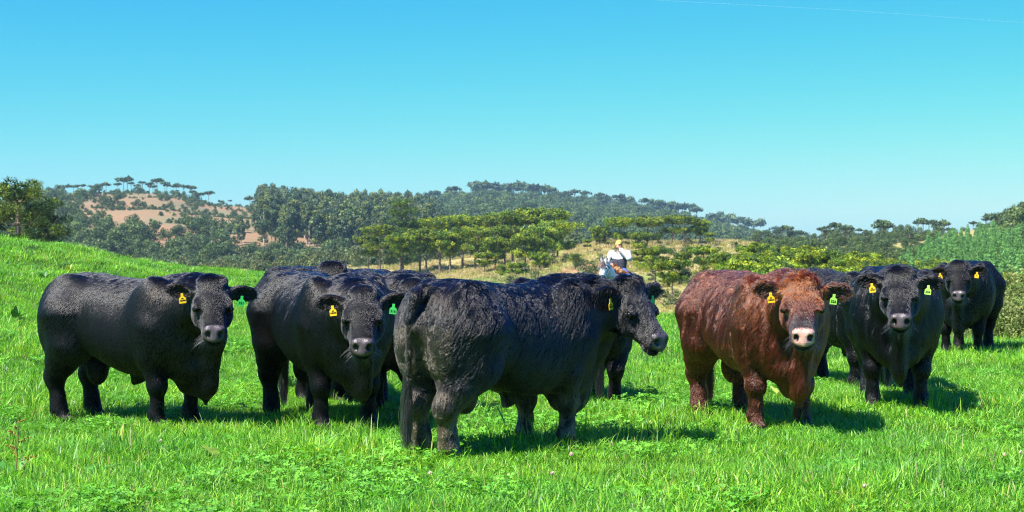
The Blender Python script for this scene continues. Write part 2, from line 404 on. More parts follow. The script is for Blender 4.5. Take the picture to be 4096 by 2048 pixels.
def tube(P, r, n=6):
    P = np.asarray(P, float); r = np.asarray(r, float); m = len(P)
    T = np.gradient(P, axis=0); T /= np.linalg.norm(T, axis=1, keepdims=True) + 1e-9
    ref = np.where(np.abs(T[:, 2:3]) > .9, [[1., 0, 0]], [[0, 0, 1.]]); A = np.cross(T, ref); A /= np.linalg.norm(A, axis=1, keepdims=True); B = np.cross(T, A)
    th = np.arange(n) * 2 * np.pi / n
    V = P[:, None] + (A[:, None] * np.cos(th)[None, :, None] + B[:, None] * np.sin(th)[None, :, None]) * r[:, None, None]
    V = V.reshape(-1, 3); F = [[i * n + j, i * n + (j + 1) % n, (i + 1) * n + (j + 1) % n, (i + 1) * n + j] for i in range(m - 1) for j in range(n)]
    return V, np.array(F)

def join(parts):
    Vs, Fs, o = [], [], 0
    for V, F in parts: Vs.append(V); Fs.append(F + o); o += len(V)
    return np.concatenate(Vs), np.concatenate(Fs)

def clumps(C, r, g, n, leaf, col, flat=.8, needle=0):
    """tufts of leaf triangles: C centres, r radii; n leaves each; col(list of base colours) varied per tuft"""
    C = np.asarray(C, float); m = len(C); r = np.broadcast_to(r, (m,))
    d = g.normal(size=(m, n, 3)); d /= np.linalg.norm(d, axis=2, keepdims=True)
    rad = g.uniform(.55, 1.0, (m, n, 1)) ** .5
    P = C[:, None] + d * rad * r[:, None, None] * np.array([1, 1, flat])
    a = g.normal(size=(m, n, 3)); a -= d * (a * d).sum(2, keepdims=True) * .6; a /= np.linalg.norm(a, axis=2, keepdims=True)
    b = np.cross(d + g.normal(0, .45, (m, n, 3)), a); b /= np.linalg.norm(b, axis=2, keepdims=True) + 1e-9
    s = leaf * g.uniform(.6, 1.4, (m, n, 1)) * (r / r.mean())[:, None, None]
    tri = np.stack([P - a * s * .5 - b * s * .3, P + a * s * .5 - b * s * .3, P + d * s * .35 + b * s * .6], 2)
    if needle:                                                          # most leaves become spiky shoots that point outward
        k = int(n * needle); dd = d[:, :k] * np.array([1, 1, flat]); rr_ = r[:, None, None]; c0 = C[:, None]
        tri[:, :k] = np.stack([c0 + dd * rr_ * .45 - a[:, :k] * s[:, :k] * .28, c0 + dd * rr_ * .45 + a[:, :k] * s[:, :k] * .28, c0 + dd * rr_ * g.uniform(.95, 1.25, (m, k, 1))], 2)
    tri = tri.reshape(-1, 3)
    cols = np.asarray(col)[g.integers(0, len(col), m)] * g.uniform(.75, 1.25, (m, 1))
    cc = np.repeat((cols[:, None] * g.uniform(.75, 1.3, (m, n, 1))).reshape(-1, 3), 3, 0)
    return tri, np.arange(len(tri)).reshape(-1, 3), cc

ARA = [(.19, .26, .015), (.11, .19, .015), (.28, .33, .015), (.055, .105, .018)]
ARA_FAR = [(.05, .085, .03), (.04, .07, .03), (.065, .10, .03)]
EUC = [(.10, .155, .055), (.13, .18, .06), (.08, .125, .055), (.18, .21, .055), (.06, .10, .05)]
WOOD = [(.07, .12, .035), (.055, .095, .03), (.095, .145, .04), (.12, .165, .04)]

def araucaria_meshes(h, cr, seed, tiers=2, col=ARA, n=120, cl=.85, bushy=False, young=False):
    g = np.random.default_rng(seed); P = np.array([[0, 0, -.6], [g.normal(0, .08), g.normal(0, .08), h * .4], [g.normal(0, .15), g.normal(0, .15), h * .93]])
    r0 = .034 * h * .75
    trunk = tube(np.stack([np.interp(np.linspace(0, 1, 7), [0, .5, 1], P[:, i]) for i in range(3)], 1), np.linspace(r0, r0 * .45, 7), 8)
    br, cen = [], []
    zs = np.linspace(.62, .90, tiers) * h if not (bushy or young) else np.linspace(.22 if bushy else .56, .95, tiers) * h
    for ti, z in enumerate(zs):
        f = (ti + 1) / tiers
        nb = int(7 + 6 * f) if not bushy else 7
        R_ = cr * (.62 + .38 * f) if not (bushy or young) else cr * (1.05 - .55 * ti / max(tiers - 1, 1))
        for b in range(nb):
            a = b * 6.283 / nb + g.uniform(-.35, .35) + ti * 1.3; L = R_ * g.uniform(.7, 1.08)
            d = np.array([math.cos(a), math.sin(a), 0]); rise = (.22 if not bushy else .12) * L
            x0 = np.array([0, 0, z - .12 * h * (.5 if not bushy else .1)]); t = np.linspace(0, 1, 5)[:, None]
            B = x0 + d * L * t + np.array([0, 0, 1]) * ((rise + .05 * h) * t ** 2 - .03 * h * np.sin(t * 3.14))
            br.append(tube(B, np.linspace(.05, .02, 5) * h / 12, 4))
            k = max(2 if young else 3, int(5 * L / max(cr, 1) * (.55 if young else .8 if bushy else 1)))
            for q in range(k):
                tt = g.uniform(.45, 1.0) if q else 1.0
                c = x0 + d * L * tt + np.array([0, 0, (rise + .05 * h) * tt ** 2 + g.uniform(-.5, .5) * cl]) + np.append(g.normal(0, .22 * cr * tt, 2), 0)
                cen.append(c)
    if not bushy:
        for q in range(int(4 + cr * 3) if young else int(10 + cr * 5)):
            a, rr = g.uniform(0, 6.28), cr * .8 * math.sqrt(g.random()); cen.append([rr * math.cos(a), rr * math.sin(a), h * (.97 + .06 * g.random()) - .16 * rr * rr / cr])
    else:
        for q in range(6): cen.append([g.normal(0, .4), g.normal(0, .4), h * g.uniform(.95, 1.04)])
    cen = np.array(cen); rr = cl * (g.uniform(.8, 1.2, len(cen)) if young else g.uniform(.5, 1.05, len(cen)))
    V, F, c = clumps(cen, rr, g, n, cl * (.15 if bushy else .19 if young else .24), col, .8, .6)
    bV, bF = join(br)
    return mesh_data('trunk', *trunk, M_BARK), mesh_data('branches', bV, bF, M_PALEBARK), mesh_data('crown', V, F, M_NEEDLE, c, smooth=False)

def crown_tree(h, cr, seed, col, trunk=True, n=36, k=26, leaf=.9, dome=1.0, base=.35, bark=None):
    g = np.random.default_rng(seed); g2 = []
    for q in range(k):
        z = g.uniform(base, 1.0); w = math.sin(min(1, (1.02 - z) / (1 - base) * .95 + .18) * 1.57) * (1 if z > base + .1 else .7)
        a, r_ = g.uniform(0, 6.28), cr * w * math.sqrt(g.uniform(.15, 1)); g2.append([r_ * math.cos(a), r_ * math.sin(a), z * h * .95])
    V, F, c = clumps(np.array(g2), cr * .42 * g.uniform(.7, 1.25, k), g, n, leaf, col, .85)
    if not trunk: return V, F, c
    tV, tF = tube([[0, 0, -1], [g.normal(0, .1), 0, h * .4], [0, 0, h * .85]], np.array([.022, .016, .008]) * h, 6)
    return (tV, tF), (V, F, c)

def plant_tree(name, meshes, loc, sc, rz, label, cat, group, sz=1.0):
    r = empty(name, loc, rz); r.scale = (sc, sc, sc * sz); tag(r, label, cat, group)
    for me in meshes:
        o = obj(me.name.split('.')[0], me, r)
        if o.name.split('.')[0] != 'trunk': o['kind'] = 'stuff'
    return r

g = np.random.default_rng(21)
AR_V = [araucaria_meshes(10.5, 3.4, 31, 2), araucaria_meshes(10, 3.0, 32, 3), araucaria_meshes(11, 3.7, 33, 2), araucaria_meshes(9, 2.6, 34, 2)]
ARA_DARK = [(.07, .12, .018), (.045, .09, .018), (.12, .17, .016), (.035, .075, .02)]
AR_BUSH = [araucaria_meshes(11, 3.0, 41, 6, ARA_DARK, n=190, cl=.72, bushy=True), araucaria_meshes(11, 2.7, 42, 7, ARA_DARK, n=190, cl=.7, bushy=True)]
AR_YOUNG = [araucaria_meshes(5.2, 2.1, 51, 3, n=190, cl=.48, young=True), araucaria_meshes(4.6, 1.9, 52, 2, n=190, cl=.5), araucaria_meshes(5.6, 2.4, 53, 3, n=190, cl=.5)]
AR_CONE = [araucaria_meshes(13, 2.9, 61, 7, [(.07, .13, .018), (.05, .10, .018), (.11, .17, .016)], n=150, cl=.75, bushy=True)]

def tree_at(name, meshes, px, py_base, d, h, hm, label, cat, group, sz=1.0):
    x, y, z = at(px, py_base, d); s = h / hm
    return plant_tree(name, meshes, (x, y, z), s, g.uniform(0, 6.28), label, cat, group, sz)

ORD = 'first second third fourth fifth sixth seventh eighth ninth tenth eleventh twelfth thirteenth fourteenth fifteenth sixteenth seventeenth eighteenth nineteenth twentieth'.split()
ORD += ['twenty-' + q for q in ORD[:9]] + ['thirtieth'] + ['thirty-' + q for q in ORD[:9]]
def nth(v, L): return ORD[sorted(L).index(v)]
def top_h(py_top, py_base, d): return (py_base - py_top) / FPX * d

# grove in the middle distance: (px, crown top row, base row, depth, kind)
GRP = 'araucaria trees in the grove behind the pasture'
grove = [(1610, 800, 1112, 300, 'cone'), (1520, 900, 1110, 296, 2), (1600, 935, 1118, 280, 1), (1680, 885, 1105, 305, 0), (1760, 868, 1110, 300, 2), (1705, 918, 1118, 284, 3), (1850, 862, 1108, 302, 0), (1800, 925, 1118, 282, 1),
         (1900, 905, 1122, 276, 2), (1950, 862, 1112, 300, 2), (2020, 905, 1122, 280, 0), (2050, 850, 1115, 302, 0), (2120, 838, 1118, 300, 2), (2160, 905, 1128, 268, 1), (2185, 838, 1120, 296, 3), (2230, 885, 1125, 280, 0), (2100, 935, 1130, 262, 3), (1980, 950, 1125, 265, 3),
         (1475, 945, 1105, 300, 3)]
for px, pt, pb, d, k in grove:
    ms = AR_CONE[0] if k == 'cone' else AR_V[k]; hm = 13.4 if k == 'cone' else [10.9, 10.4, 11.4, 9.4][k]
    lab = 'tall cone-shaped araucaria sticking out above the flat-topped grove' if k == 'cone' else 'flat-topped araucaria in the grove behind the centre bull, %s from the left' % nth((px, pt), [(q[0], q[1]) for q in grove if q[4] != 'cone'])
    tree_at('araucaria_tree', ms, px, pb, d, top_h(pt, pb, d), hm, lab, 'tree', GRP)
# trees behind and right of the rider
GRP2 = 'araucaria trees on the dry slope behind the rider'
slope_trees = [(2350, 958, 1020, 300, 0), (2400, 905, 1030, 320, 1), (2480, 870, 1050, 320, 0), (2560, 930, 1060, 300, 3), (2590, 868, 1060, 320, 2), (2690, 862, 1010, 325, 0), (2740, 866, 1005, 320, 2), (2800, 880, 1000, 322, 1), (2840, 930, 1000, 318, 3)]
for px, pt, pb, d, k in slope_trees:
    tree_at('araucaria_tree', AR_V[k], px, pb, d, top_h(pt, pb, d), [10.9, 10.4, 11.4, 9.4][k], 'flat-topped araucaria on the crest of the dry slope behind the rider, %s from the left' % nth(px, [q[0] for q in slope_trees]), 'tree', GRP2)
GRP3 = 'young araucarias on the dry slope'
young = [(2620, 988, 1165, 190, 0), (2690, 1040, 1205, 160, 1), (2815, 985, 1130, 210, 1), (2885, 1010, 1140, 190, 2), (2820, 1062, 1150, 180, 0), (2960, 1015, 1120, 205, 0), (2660, 1118, 1175, 175, 1), (2300, 1015, 1080, 230, 0), (2070, 1050, 1140, 230, 1), (2010, 1060, 1135, 235, 0),
                                        (2560, 1000, 1090, 230, 1), (2730, 1010, 1100, 225, 2), (2920, 1075, 1150, 180, 1), (1940, 1010, 1110, 262, 1), (2160, 1010, 1110, 255, 2)]
for px, pt, pb, d, k in young:
    tree_at('young_araucaria', AR_YOUNG[k], px, pb, d, top_h(pt, pb, d), [5.5, 4.9, 5.9][k], 'young araucaria with tiered branches on the dry grass slope, %s from the left' % nth(px, [q[0] for q in young]), 'tree', GRP3)
# plantation right of the brown bull, its tops near eye level
GRP4 = 'araucarias crowded behind the bulls on the right'
for i in range(78):
    d = g.uniform(80, 165); px = 2985 + (i * 19.6 + g.uniform(-20, 20)) ; top = 985 + (px - 3000) * .055 + g.uniform(-15, 45) + (165 - d) * 1.1
    base = top + 4.6 / d * FPX
    tree_at('young_araucaria', AR_YOUNG[i % 3], px, base, d, 4.7, [5.5, 4.9, 5.9][i % 3], 'bright green araucaria crown in the thicket behind the bulls on the right', 'tree', GRP4)
# large bushy araucarias on the left edge
for px, pt, d, k, s in [(70, 738, 105, 0, 1.0), (-70, 800, 112, 1, 1.0), (160, 800, 109, 1, .8)]:
    base = pt + 9.8 * s / d * FPX
    tree_at('araucaria_tree', AR_BUSH[k], px, base, d, 9.8 * s, 11.4, ['dark bushy araucaria standing tallest above the left end of the grassy slope', 'dark bushy araucaria cut by the left edge of the picture', 'lower dark araucaria right beside the tallest one on the grassy slope'][[70, -70, 160].index(px)], 'tree', None)

# skyline trees on the tan hill: small umbrella trees, one mesh each
def small_umbrella(h, cr, seed):
    gg = np.random.default_rng(seed); k = 9
    c = np.array([[gg.uniform(-1, 1) * cr * .8, gg.uniform(-1, 1) * cr * .8, h * (.93 + gg.uniform(-.05, .07))] for _ in range(k)])
    V, F, cc = clumps(c, cr * .38, gg, 26, cr * .28, ARA_FAR, .5)
    tV, tF = tube([[0, 0, -1], [0, 0, h * .5], [0, 0, h * .95]], np.array([.028, .02, .015]) * h, 5)
    bp = [tube([[0, 0, h * .7], q * [.6, .6, 1] - [0, 0, h * .06], q], [.012 * h, .01 * h, .006 * h], 3) for q in c[:6]]
    bV, bF = join(bp + [(tV, tF)])
    me = mesh_data('umbrella_tree', np.concatenate([bV, V]), [bF, F + len(bV)], [M_BARK, M_NEEDLE], np.concatenate([np.full((len(bV), 3), .1), cc]), smooth=False, mat_idx=np.r_[np.zeros(len(bF)), np.ones(len(F))])
    return me
UMB = [small_umbrella(9, 3.6, 71), small_umbrella(10, 3.0, 72), small_umbrella(8, 4.2, 73)]
GRP5 = 'umbrella-shaped trees on the crest of the tan hill'
def umb(px, zf, d, h, label, grp, jit=0):
    x = (px - CX) / FPX * d; z = float(zf(np.array([px], float), np.array([d], float))[0])
    k = int(g.integers(0, 3)); o = obj('umbrella_tree', UMB[k], None, (x, d, z - .3), (0, 0, g.uniform(0, 6.28))); s = h / [9, 10, 8][k]; o.scale = (s, s, s); tag(o, label, 'tree', grp); return o
crest_trees = [(190, 8), (215, 7), (258, 9), (295, 8), (330, 8), (365, 7), (395, 8), (425, 9), (470, 9), (495, 14), (510, 13), (525, 10), (548, 8), (570, 11), (598, 10), (612, 8), (628, 14), (660, 12), (668, 10), (705, 11), (710, 6), (735, 12), (765, 13), (770, 9), (798, 9), (835, 12), (885, 5), (920, 6), (1000, 11), (1018, 8), (1040, 9)]
for px, h in crest_trees:
    umb(px, hill_l, 1000 - g.uniform(0, 15), h * .62, 'umbrella-shaped tree on the crest of the bare tan hill, %s from the left' % nth(px, [q[0] for q in crest_trees]), GRP5)

# forests: far masses (one object each) and the countable crowns in front of them
def scatter(name, spots, variants, mat, label, kind='stuff'):
    ms = [mesh_data(name, V, F, mat, c, smooth=False) for V, F, c in variants]
    return instancer(name, ms, [(x, y, z, 0, 0, a, s, s * g.uniform(.85, 1.2), v) for x, y, z, s, a, v in spots], label, kind)
EUC_LOW = [crown_tree(17, 3.2, 80 + i, EUC, False, 64, 30, .58, base=.25) for i in range(5)]
WOOD_LOW = [crown_tree(6, 3.6, 90 + i, WOOD, False, 76, 18, .46, base=.25) for i in range(4)]
EUC_MESH = []
for i in range(4):
    (tV, tF), (V, F, c) = crown_tree(18, 3.0, 100 + i, EUC, True, 64, 30, .58, base=.28)
    EUC_MESH.append(mesh_data('eucalyptus', np.concatenate([tV, V]), [tF, F + len(tV)], [M_PALEBARK, M_LEAF], np.concatenate([np.full((len(tV), 3), .3), c]), smooth=False, mat_idx=np.r_[np.zeros(len(tF)), np.ones(len(F))]))
WOOD_MESH = []
for i in range(4):
    (tV, tF), (V, F, c) = crown_tree(8.5, 4.0, 110 + i, WOOD, True, 64, 24, .48, base=.35)
    WOOD_MESH.append(mesh_data('broadleaf', np.concatenate([tV, V]), [tF, F + len(tV)], [M_PALEBARK, M_LEAF], np.concatenate([np.full((len(tV), 3), .2), c]), smooth=False, mat_idx=np.r_[np.zeros(len(tF)), np.ones(len(F))]))

def lone(name, me, px, d, zf, s, label, grp, sz=1.0):
    x = (px - CX) / FPX * d; z = float(zf(np.array([px], float), np.array([d], float))[0])
    o = obj(name, me, None, (x, d, z - .4), (0, 0, g.uniform(0, 6.28))); o.scale = (s, s, s * sz); tag(o, label, 'tree', grp); return o

def too_tall(px, d, h): return px < 1035 and HY - (float(hill_l(np.array([px]), np.array([d]))[0]) + h - EYE) / d * FPX < np.interp(px, [600, 700, 800, 900, 1000, 1034], [935, 905, 890, 885, 878, 800])
spots = []
for _ in range(1150):                                                    # eucalyptus mass on the left hill
    d = math.sqrt(g.uniform(640 ** 2, 1010 ** 2)); px = g.uniform(800, 1760)
    lo = np.interp(d, [640, 760, 900, 1010], [800, 760, 960, 1050])
    if px < lo + g.uniform(-15, 25): continue
    z = float(hill_l(np.array([px]), np.array([d]))[0]); s = g.uniform(.62, .92) * np.interp(px, [800, 1000], [.75, 1])
    if too_tall(px, d, 17.5 * s): continue
    spots.append(((px - CX) / FPX * d, d, z - .5, s, g.uniform(0, 6.28), int(g.integers(0, 4))))
scatter('eucalyptus_forest', spots, EUC_LOW, M_LEAF, 'dense eucalyptus forest covering the left hill')
for i in range(130):                                                     # its countable front and skyline trees
    if i < 78: d = g.uniform(560, 650); px = g.uniform(840, 1720)
    else: d = g.uniform(965, 1005); px = g.uniform(1050, 1680)
    s = g.uniform(.65, .95)
    while too_tall(px, d, 18 * s) and s > .3: s *= .9
    lone('eucalyptus_tree', EUC_MESH[i % 4], px, d, hill_l, s, 'tall slender eucalyptus in the front row of the forest on the left hill' if i < 78 else 'eucalyptus along the skyline of the forest on the left hill', 'eucalyptus in the front row of the forest' if i < 78 else 'eucalyptus on the forest skyline')
spots = []
for _ in range(2600):                                                    # low woodland on the slopes of the left hill
    d = math.sqrt(g.uniform(450 ** 2, 990 ** 2)); px = g.uniform(-600, 1800)
    sc_ = g.uniform(.5, 1.05); zb = float(hill_l(np.array([px]), np.array([d]))[0]); top = HY - (zb + 5.6 * sc_ - EYE) / d * FPX
    bare = 255 < px < 1060 and top < np.interp(px, [255, 280, 340, 427, 491, 560, 632, 760, 790, 900, 960, 1000, 1060], [770, 800, 828, 868, 890, 874, 884, 900, 850, 836, 856, 876, 840])
    dens = .03 if bare else .95
    if px > 840 and 560 < d: dens *= .25
    if d > 900 and px < 260: dens *= .7
    if g.random() > dens: continue
    z = float(hill_l(np.array([px]), np.array([d]))[0])
    spots.append(((px - CX) / FPX * d, d, z - .6, sc_, g.uniform(0, 6.28), int(g.integers(0, 4))))
scatter('hillside_woodland', spots, WOOD_LOW, M_LEAF, 'low dark woodland on the slopes of the tan hill')
for i in range(95):                                                      # single trees on the bare tan slope
    px = g.uniform(200, 1040); d = g.uniform(740, 985)
    lone('broadleaf_tree', WOOD_MESH[i % 4], px, d, hill_l, g.uniform(.18, .5), 'small dark tree scattered on the bare side of the tan hill', 'trees scattered on the tan hillside')
spots = []
for _ in range(2300):                                                    # far ridge
    d = math.sqrt(g.uniform(800 ** 2, 1520 ** 2)); px = g.uniform(1500, 3250)
    z = float(hill_r(np.array([px]), np.array([d]))[0])
    spots.append(((px - CX) / FPX * d, d, z - .8, g.uniform(.9, 1.7), g.uniform(0, 6.28), int(g.integers(0, 4))))
scatter('ridge_woodland', spots, WOOD_LOW, M_LEAF, 'dark woodland covering the far ridge')
for i in range(90):
    px = g.uniform(1690, 3180); d = g.uniform(1470, 1505)
    if i % 3: umb(px, hill_r, d, g.uniform(10, 19), 'flat-crowned tree on the skyline of the far wooded ridge', 'trees on the far ridge skyline')
    else: lone('broadleaf_tree', WOOD_MESH[i % 4], px, d, hill_r, g.uniform(1.0, 1.6), 'round tree on the skyline of the far wooded ridge', 'trees on the far ridge skyline', 1.2)
spots = []
for _ in range(2600):                                                    # low scrub on the bare slope of the tan hill
    d = math.sqrt(g.uniform(640 ** 2, 995 ** 2)); px = g.uniform(180, 1080); q = np.array([[(px - CX) / FPX * d, d, 0.]])
    if sn(q, 60, 1)[0] + .7 * sn(q, 22, 4)[0] + g.normal(0, .35) < .45: continue
    z = float(hill_l(np.array([px]), np.array([d]))[0]); spots.append((q[0, 0], d, z - .2, g.uniform(.07, .30), g.uniform(0, 6.28), int(g.integers(0, 4))))
scatter('hill_scrub', spots, WOOD_LOW, M_LEAF, 'low dark scrub dotted over the bare slope of the tan hill')
# valley bushes below the forest
SHRUB = [(.09, .13, .04), (.13, .15, .05), (.05, .085, .03), (.16, .06, .035)]
BUSH_LOW = [crown_tree(4, 2.4, 120 + i, SHRUB[i:i + 1] + SHRUB[:2], False, 40, 14, .45, base=.1) for i in range(4)]
spots = []
for _ in range(420):
    d = g.uniform(330, 560); px = g.uniform(600, 2300)
    z = float((slope_z if d < 430 else hill_l)(np.array([px]), np.array([d]))[0])
    spots.append(((px - CX) / FPX * d, d, z - .3, g.uniform(.35, 1.1), g.uniform(0, 6.28), int(g.integers(0, 4))))
scatter('valley_scrub', spots, BUSH_LOW, M_LEAF, 'mixed green and russet scrub in the valley below the forest')
spots = []
for _ in range(260):
    d = g.uniform(140, 330); px = g.uniform(1950, 3300)
    z = float(slope_z(np.array([px]), np.array([d]))[0]); spots.append(((px - CX) / FPX * d, d, z - .2, g.uniform(.10, .4), g.uniform(0, 6.28), int(g.integers(0, 3))))
scatter('slope_scrub', spots, BUSH_LOW, M_LEAF, 'low bushes dotted over the dry slope')
# right hill: rocks, trees, pine plantation
for i in range(104):
    px = g.uniform(2990, 4500); d = g.uniform(535, 562) if i < 80 else g.uniform(440, 530)
    s = g.uniform(.55, 1.15) if px < 3950 else g.uniform(.9, 1.5)
    if i % 2: lone('broadleaf_tree', WOOD_MESH[i % 4], px, d, hill_n, s * .40, 'dark tree on the crest of the rocky tan hill', 'trees on the rocky hill', 1.2)
    else: umb(px, hill_n, d, s * 4.6, 'flat-crowned tree on the rocky tan hill', 'trees on the rocky hill')
PINE = [(.13, .30, .07), (.16, .34, .07), (.11, .26, .07)]
def pine_low(seed):
    gg = np.random.default_rng(seed); c = [[gg.normal(0, .25) * (1 - q), gg.normal(0, .25) * (1 - q), .6 + 4.2 * q] for q in np.linspace(0, 1, 9)]
    return clumps(np.array(c), np.linspace(1.15, .3, 9), gg, 45, .38, PINE, .8)
PINES = [pine_low(130 + i) for i in range(3)]
spots = []
for _ in range(900):
    d = g.uniform(232, 400); px = g.uniform(3420, 4700)
    if px < 3560 + (d - 232) * 1.3: continue
    z = float(np.maximum(slope_z(np.array([px]), np.array([d])), hill_n(np.array([px]), np.array([d])) if d > 332 else -99)[0]); spots.append(((px - CX) / FPX * d, d, z - .2, g.uniform(.45, .75), g.uniform(0, 6.28), int(g.integers(0, 3))))
scatter('pine_plantation', spots, PINES, M_LEAF, 'young blue-green pine plantation on the right slope')
spots = []
for _ in range(240):
    d = g.uniform(270, 430); px = g.uniform(3880, 4900)
    if px < 4180 - (d - 270) * 1.2: continue
    z = float(np.maximum(slope_z(np.array([px]), np.array([d])), hill_n(np.array([px]), np.array([d])) if d > 332 else -99)[0]); spots.append(((px - CX) / FPX * d, d, z - .4, g.uniform(.6, 1.1), g.uniform(0, 6.28), int(g.integers(0, 4))))
scatter('mixed_wood', spots, WOOD_LOW, M_LEAF, 'dark mixed wood at the right edge')
# pale rocks on the right hill
M_ROCK = material('pale_rock', (.36, .32, .29), .9, .1, noise=(1.5, (.25, .21, .18), .45, .6))
def rock_mesh(seed):
    gg = np.random.default_rng(seed); u = np.linspace(0, 6.283, 8)[:-1]; V = [[0, 0, 1]] + [[math.cos(a) * r * gg.uniform(.8, 1.2), math.sin(a) * r * gg.uniform(.8, 1.2), z] for z, r in ((.7, .75), (0, 1.05), (-.4, 1.0)) for a in u]
    F = [[0, 1 + i, 1 + (i + 1) % 7] for i in range(7)]; Q = [[1 + r * 7 + i, 8 + r * 7 + i, 8 + r * 7 + (i + 1) % 7, 1 + r * 7 + (i + 1) % 7] for r in range(2) for i in range(7)]
    return mesh_data('rock', V, [np.array(F), np.array(Q)], M_ROCK, smooth=False)
ROCKS = [rock_mesh(140 + i) for i in range(3)]
for i in range(55):
    px = 3180 + g.uniform(0, 560) * g.uniform(.3, 1); d = g.uniform(440, 556); z = float(hill_n(np.array([px]), np.array([d]))[0])
    o = obj('rock', ROCKS[i % 3], None, ((px - CX) / FPX * d, d, z + .1), (0, 0, g.uniform(0, 6))); s = g.uniform(.25, .75); o.scale = (s * 1.3, s, s * .8); tag(o, 'pale grey boulder lying on the rocky tan hillside', 'rock', 'boulders on the rocky hill')

spots = []
for _ in range(1500):
    d = g.uniform(250, 555); px = g.uniform(3050, 3750); q = np.array([[(px - CX) / FPX * d, d, 0.]])
    if sn(q, 40, 1)[0] + .7 * sn(q, 14, 4)[0] + g.normal(0, .4) < .15: continue
    z = float(np.maximum(slope_z(np.array([px]), np.array([d])), hill_n(np.array([px]), np.array([d])) if d > 332 else -99)[0]); spots.append((q[0, 0], d, z - .2, g.uniform(.08, .38), g.uniform(0, 6.28), int(g.integers(0, 4))))
scatter('rocky_scrub', spots, WOOD_LOW, M_LEAF, 'scrub and low bushes scattered over the rocky slopes on the right')
# feathery shrubs at the right end of the pasture
FEATH = [(.20, .26, .05), (.15, .22, .04), (.26, .29, .09)]
def shrub_mesh(h, w, seed):
    gg = np.random.default_rng(seed); m = 700
    a = gg.uniform(0, 6.283, m); lean = gg.uniform(0, .9, m) ** .8; L = h * gg.uniform(.5, 1.1, m)
    base = np.stack([gg.normal(0, w * .25, m), gg.normal(0, w * .25, m), np.zeros(m)], 1)
    tip = base + np.stack([np.cos(a) * lean * w, np.sin(a) * lean * w, L * (1 - .35 * lean)], 1)
    c = []
    for q in (.55, .7, .82, .92, 1.0): c.append(base + (tip - base) * q)
    c = np.concatenate(c)
    V, F, cc = clumps(c, .06 * h, gg, 14, .026 * h, FEATH, 1.0)
    st = [tube([base[i], base[i] * .5 + tip[i] * .5 + [0, 0, .05], tip[i]], [.008, .006, .003], 3) for i in range(0, 160)]
    sV, sF = join(st)
    return mesh_data('stems', sV, sF, M_BARK, smooth=False), mesh_data('foliage', V, F, M_LEAF, cc, smooth=False)
SHR = [shrub_mesh(1.5, 1.0, 150), shrub_mesh(1.3, 1.1, 151)]
for i, (px, pt, d, s) in enumerate([(4075, 1215, 29, 1.0), (3985, 1275, 30, .75), (4170, 1180, 30, 1.2), (4045, 1120, 40, 1.4), (4130, 1100, 46, 1.4), (3990, 1150, 46, 1.2)]):
    x, y, z = at(px, pt, d)
    plant_tree('feathery_shrub', SHR[i % 2], (x, y, z - 1.45 * s), s, i * 1.3, ['pale feathery shrub at the right edge, middle one of three beside the farthest bull', 'smallest pale feathery shrub, right beside the farthest bull', 'tallest pale feathery shrub, cut by the right edge', 'bright feathery shrub behind the right end of the pasture, second of three', 'bright feathery shrub behind the right end of the pasture, rightmost of three', 'bright feathery shrub behind the right end of the pasture, leftmost of three'][i], 'shrub', 'feathery shrubs right of the farthest bull')
# green crop strip and red earth behind the grove, posts of a fence
M_STRIP = material('green_strip', (.06, .19, .03), .9, .1, noise=(.25, (.12, .22, .05), .4, .6))
M_EARTH = material('red_earth', (.42, .20, .11), .95, .05, noise=(.1, (.3, .2, .1), .4, .6))
def drape(name, px0, px1, d0, d1, mat, label, lift):
    polar(name, px0, px1, 24, np.linspace(d0, d1, 12), lambda PX, D, X: slope_z(PX, D) + lift, mat, label)
drape('green_field', 1850, 2330, 205, 232, M_STRIP, 'green field strip beyond the pasture', .05)
drape('red_earth_bank', 2230, 2420, 215, 236, M_EARTH, 'bank of bare red earth', .09)
drape('red_earth_track', 2600, 2900, 118, 128, M_EARTH, 'track of bare red earth below the slope', .07)
M_POST = material('grey_wood', (.42, .38, .34), .9, .1)
post = mesh_data('fence_post', *tube([[0, 0, -.3], [0, 0, .6], [0, 0, 1.25]], [.07, .065, .06], 7), M_POST)
for px, d in [(1492, 150), (1510, 152), (2622, 112), (2642, 114), (2664, 112), (2690, 113), (2712, 112), (2295, 215), (2325, 216), (2262, 216)]:
    z = float(slope_z(np.array([px]), np.array([float(d)]))[0]); o = obj('fence_post', post, None, ((px - CX) / FPX * d, d, z)); tag(o, 'weathered wooden post standing in a row beyond the pasture', 'fence post', 'fence posts beyond the pasture')
# overhead wire
M_WIRE = material('wire', (.55, .6, .65), .5, .4)
wp = [np.array(at(px, py, 40)) for px, py in ((1500, -70), (2600, 0), (3400, 42), (4096, 92), (6500, 250))]
wire = obj('overhead_wire', mesh_data('overhead_wire', *tube(wp, [.0011] * 5, 5), M_WIRE)); tag(wire, 'thin overhead wire crossing the sky at the upper right', 'wire')
# the air: pale, even, over everything
hb = [(x, y, z) for z in (-27.5, 95) for x, y in ((-2450, -120), (2450, -120), (2450, 2450), (-2450, 2450))]
M_AIR = bpy.data.materials.new('pale_air'); M_AIR.use_nodes = True; _n = M_AIR.node_tree; _n.nodes.clear()
_pv = _n.nodes.new('ShaderNodeVolumePrincipled'); _pv.inputs['Color'].default_value = (.50, .78, 1.0, 1); _pv.inputs['Density'].default_value = .00012; _pv.inputs['Anisotropy'].default_value = .1
_mo = _n.nodes.new('ShaderNodeOutputMaterial'); _n.links.new(_pv.outputs[0], _mo.inputs['Volume'])
hz = obj('haze', mesh_data('haze', hb, [[3, 2, 1, 0], [4, 5, 6, 7], [0, 1, 5, 4], [1, 2, 6, 5], [2, 3, 7, 6], [3, 0, 4, 7]], M_AIR, smooth=False)); tag(hz, 'pale blue air', kind='stuff')
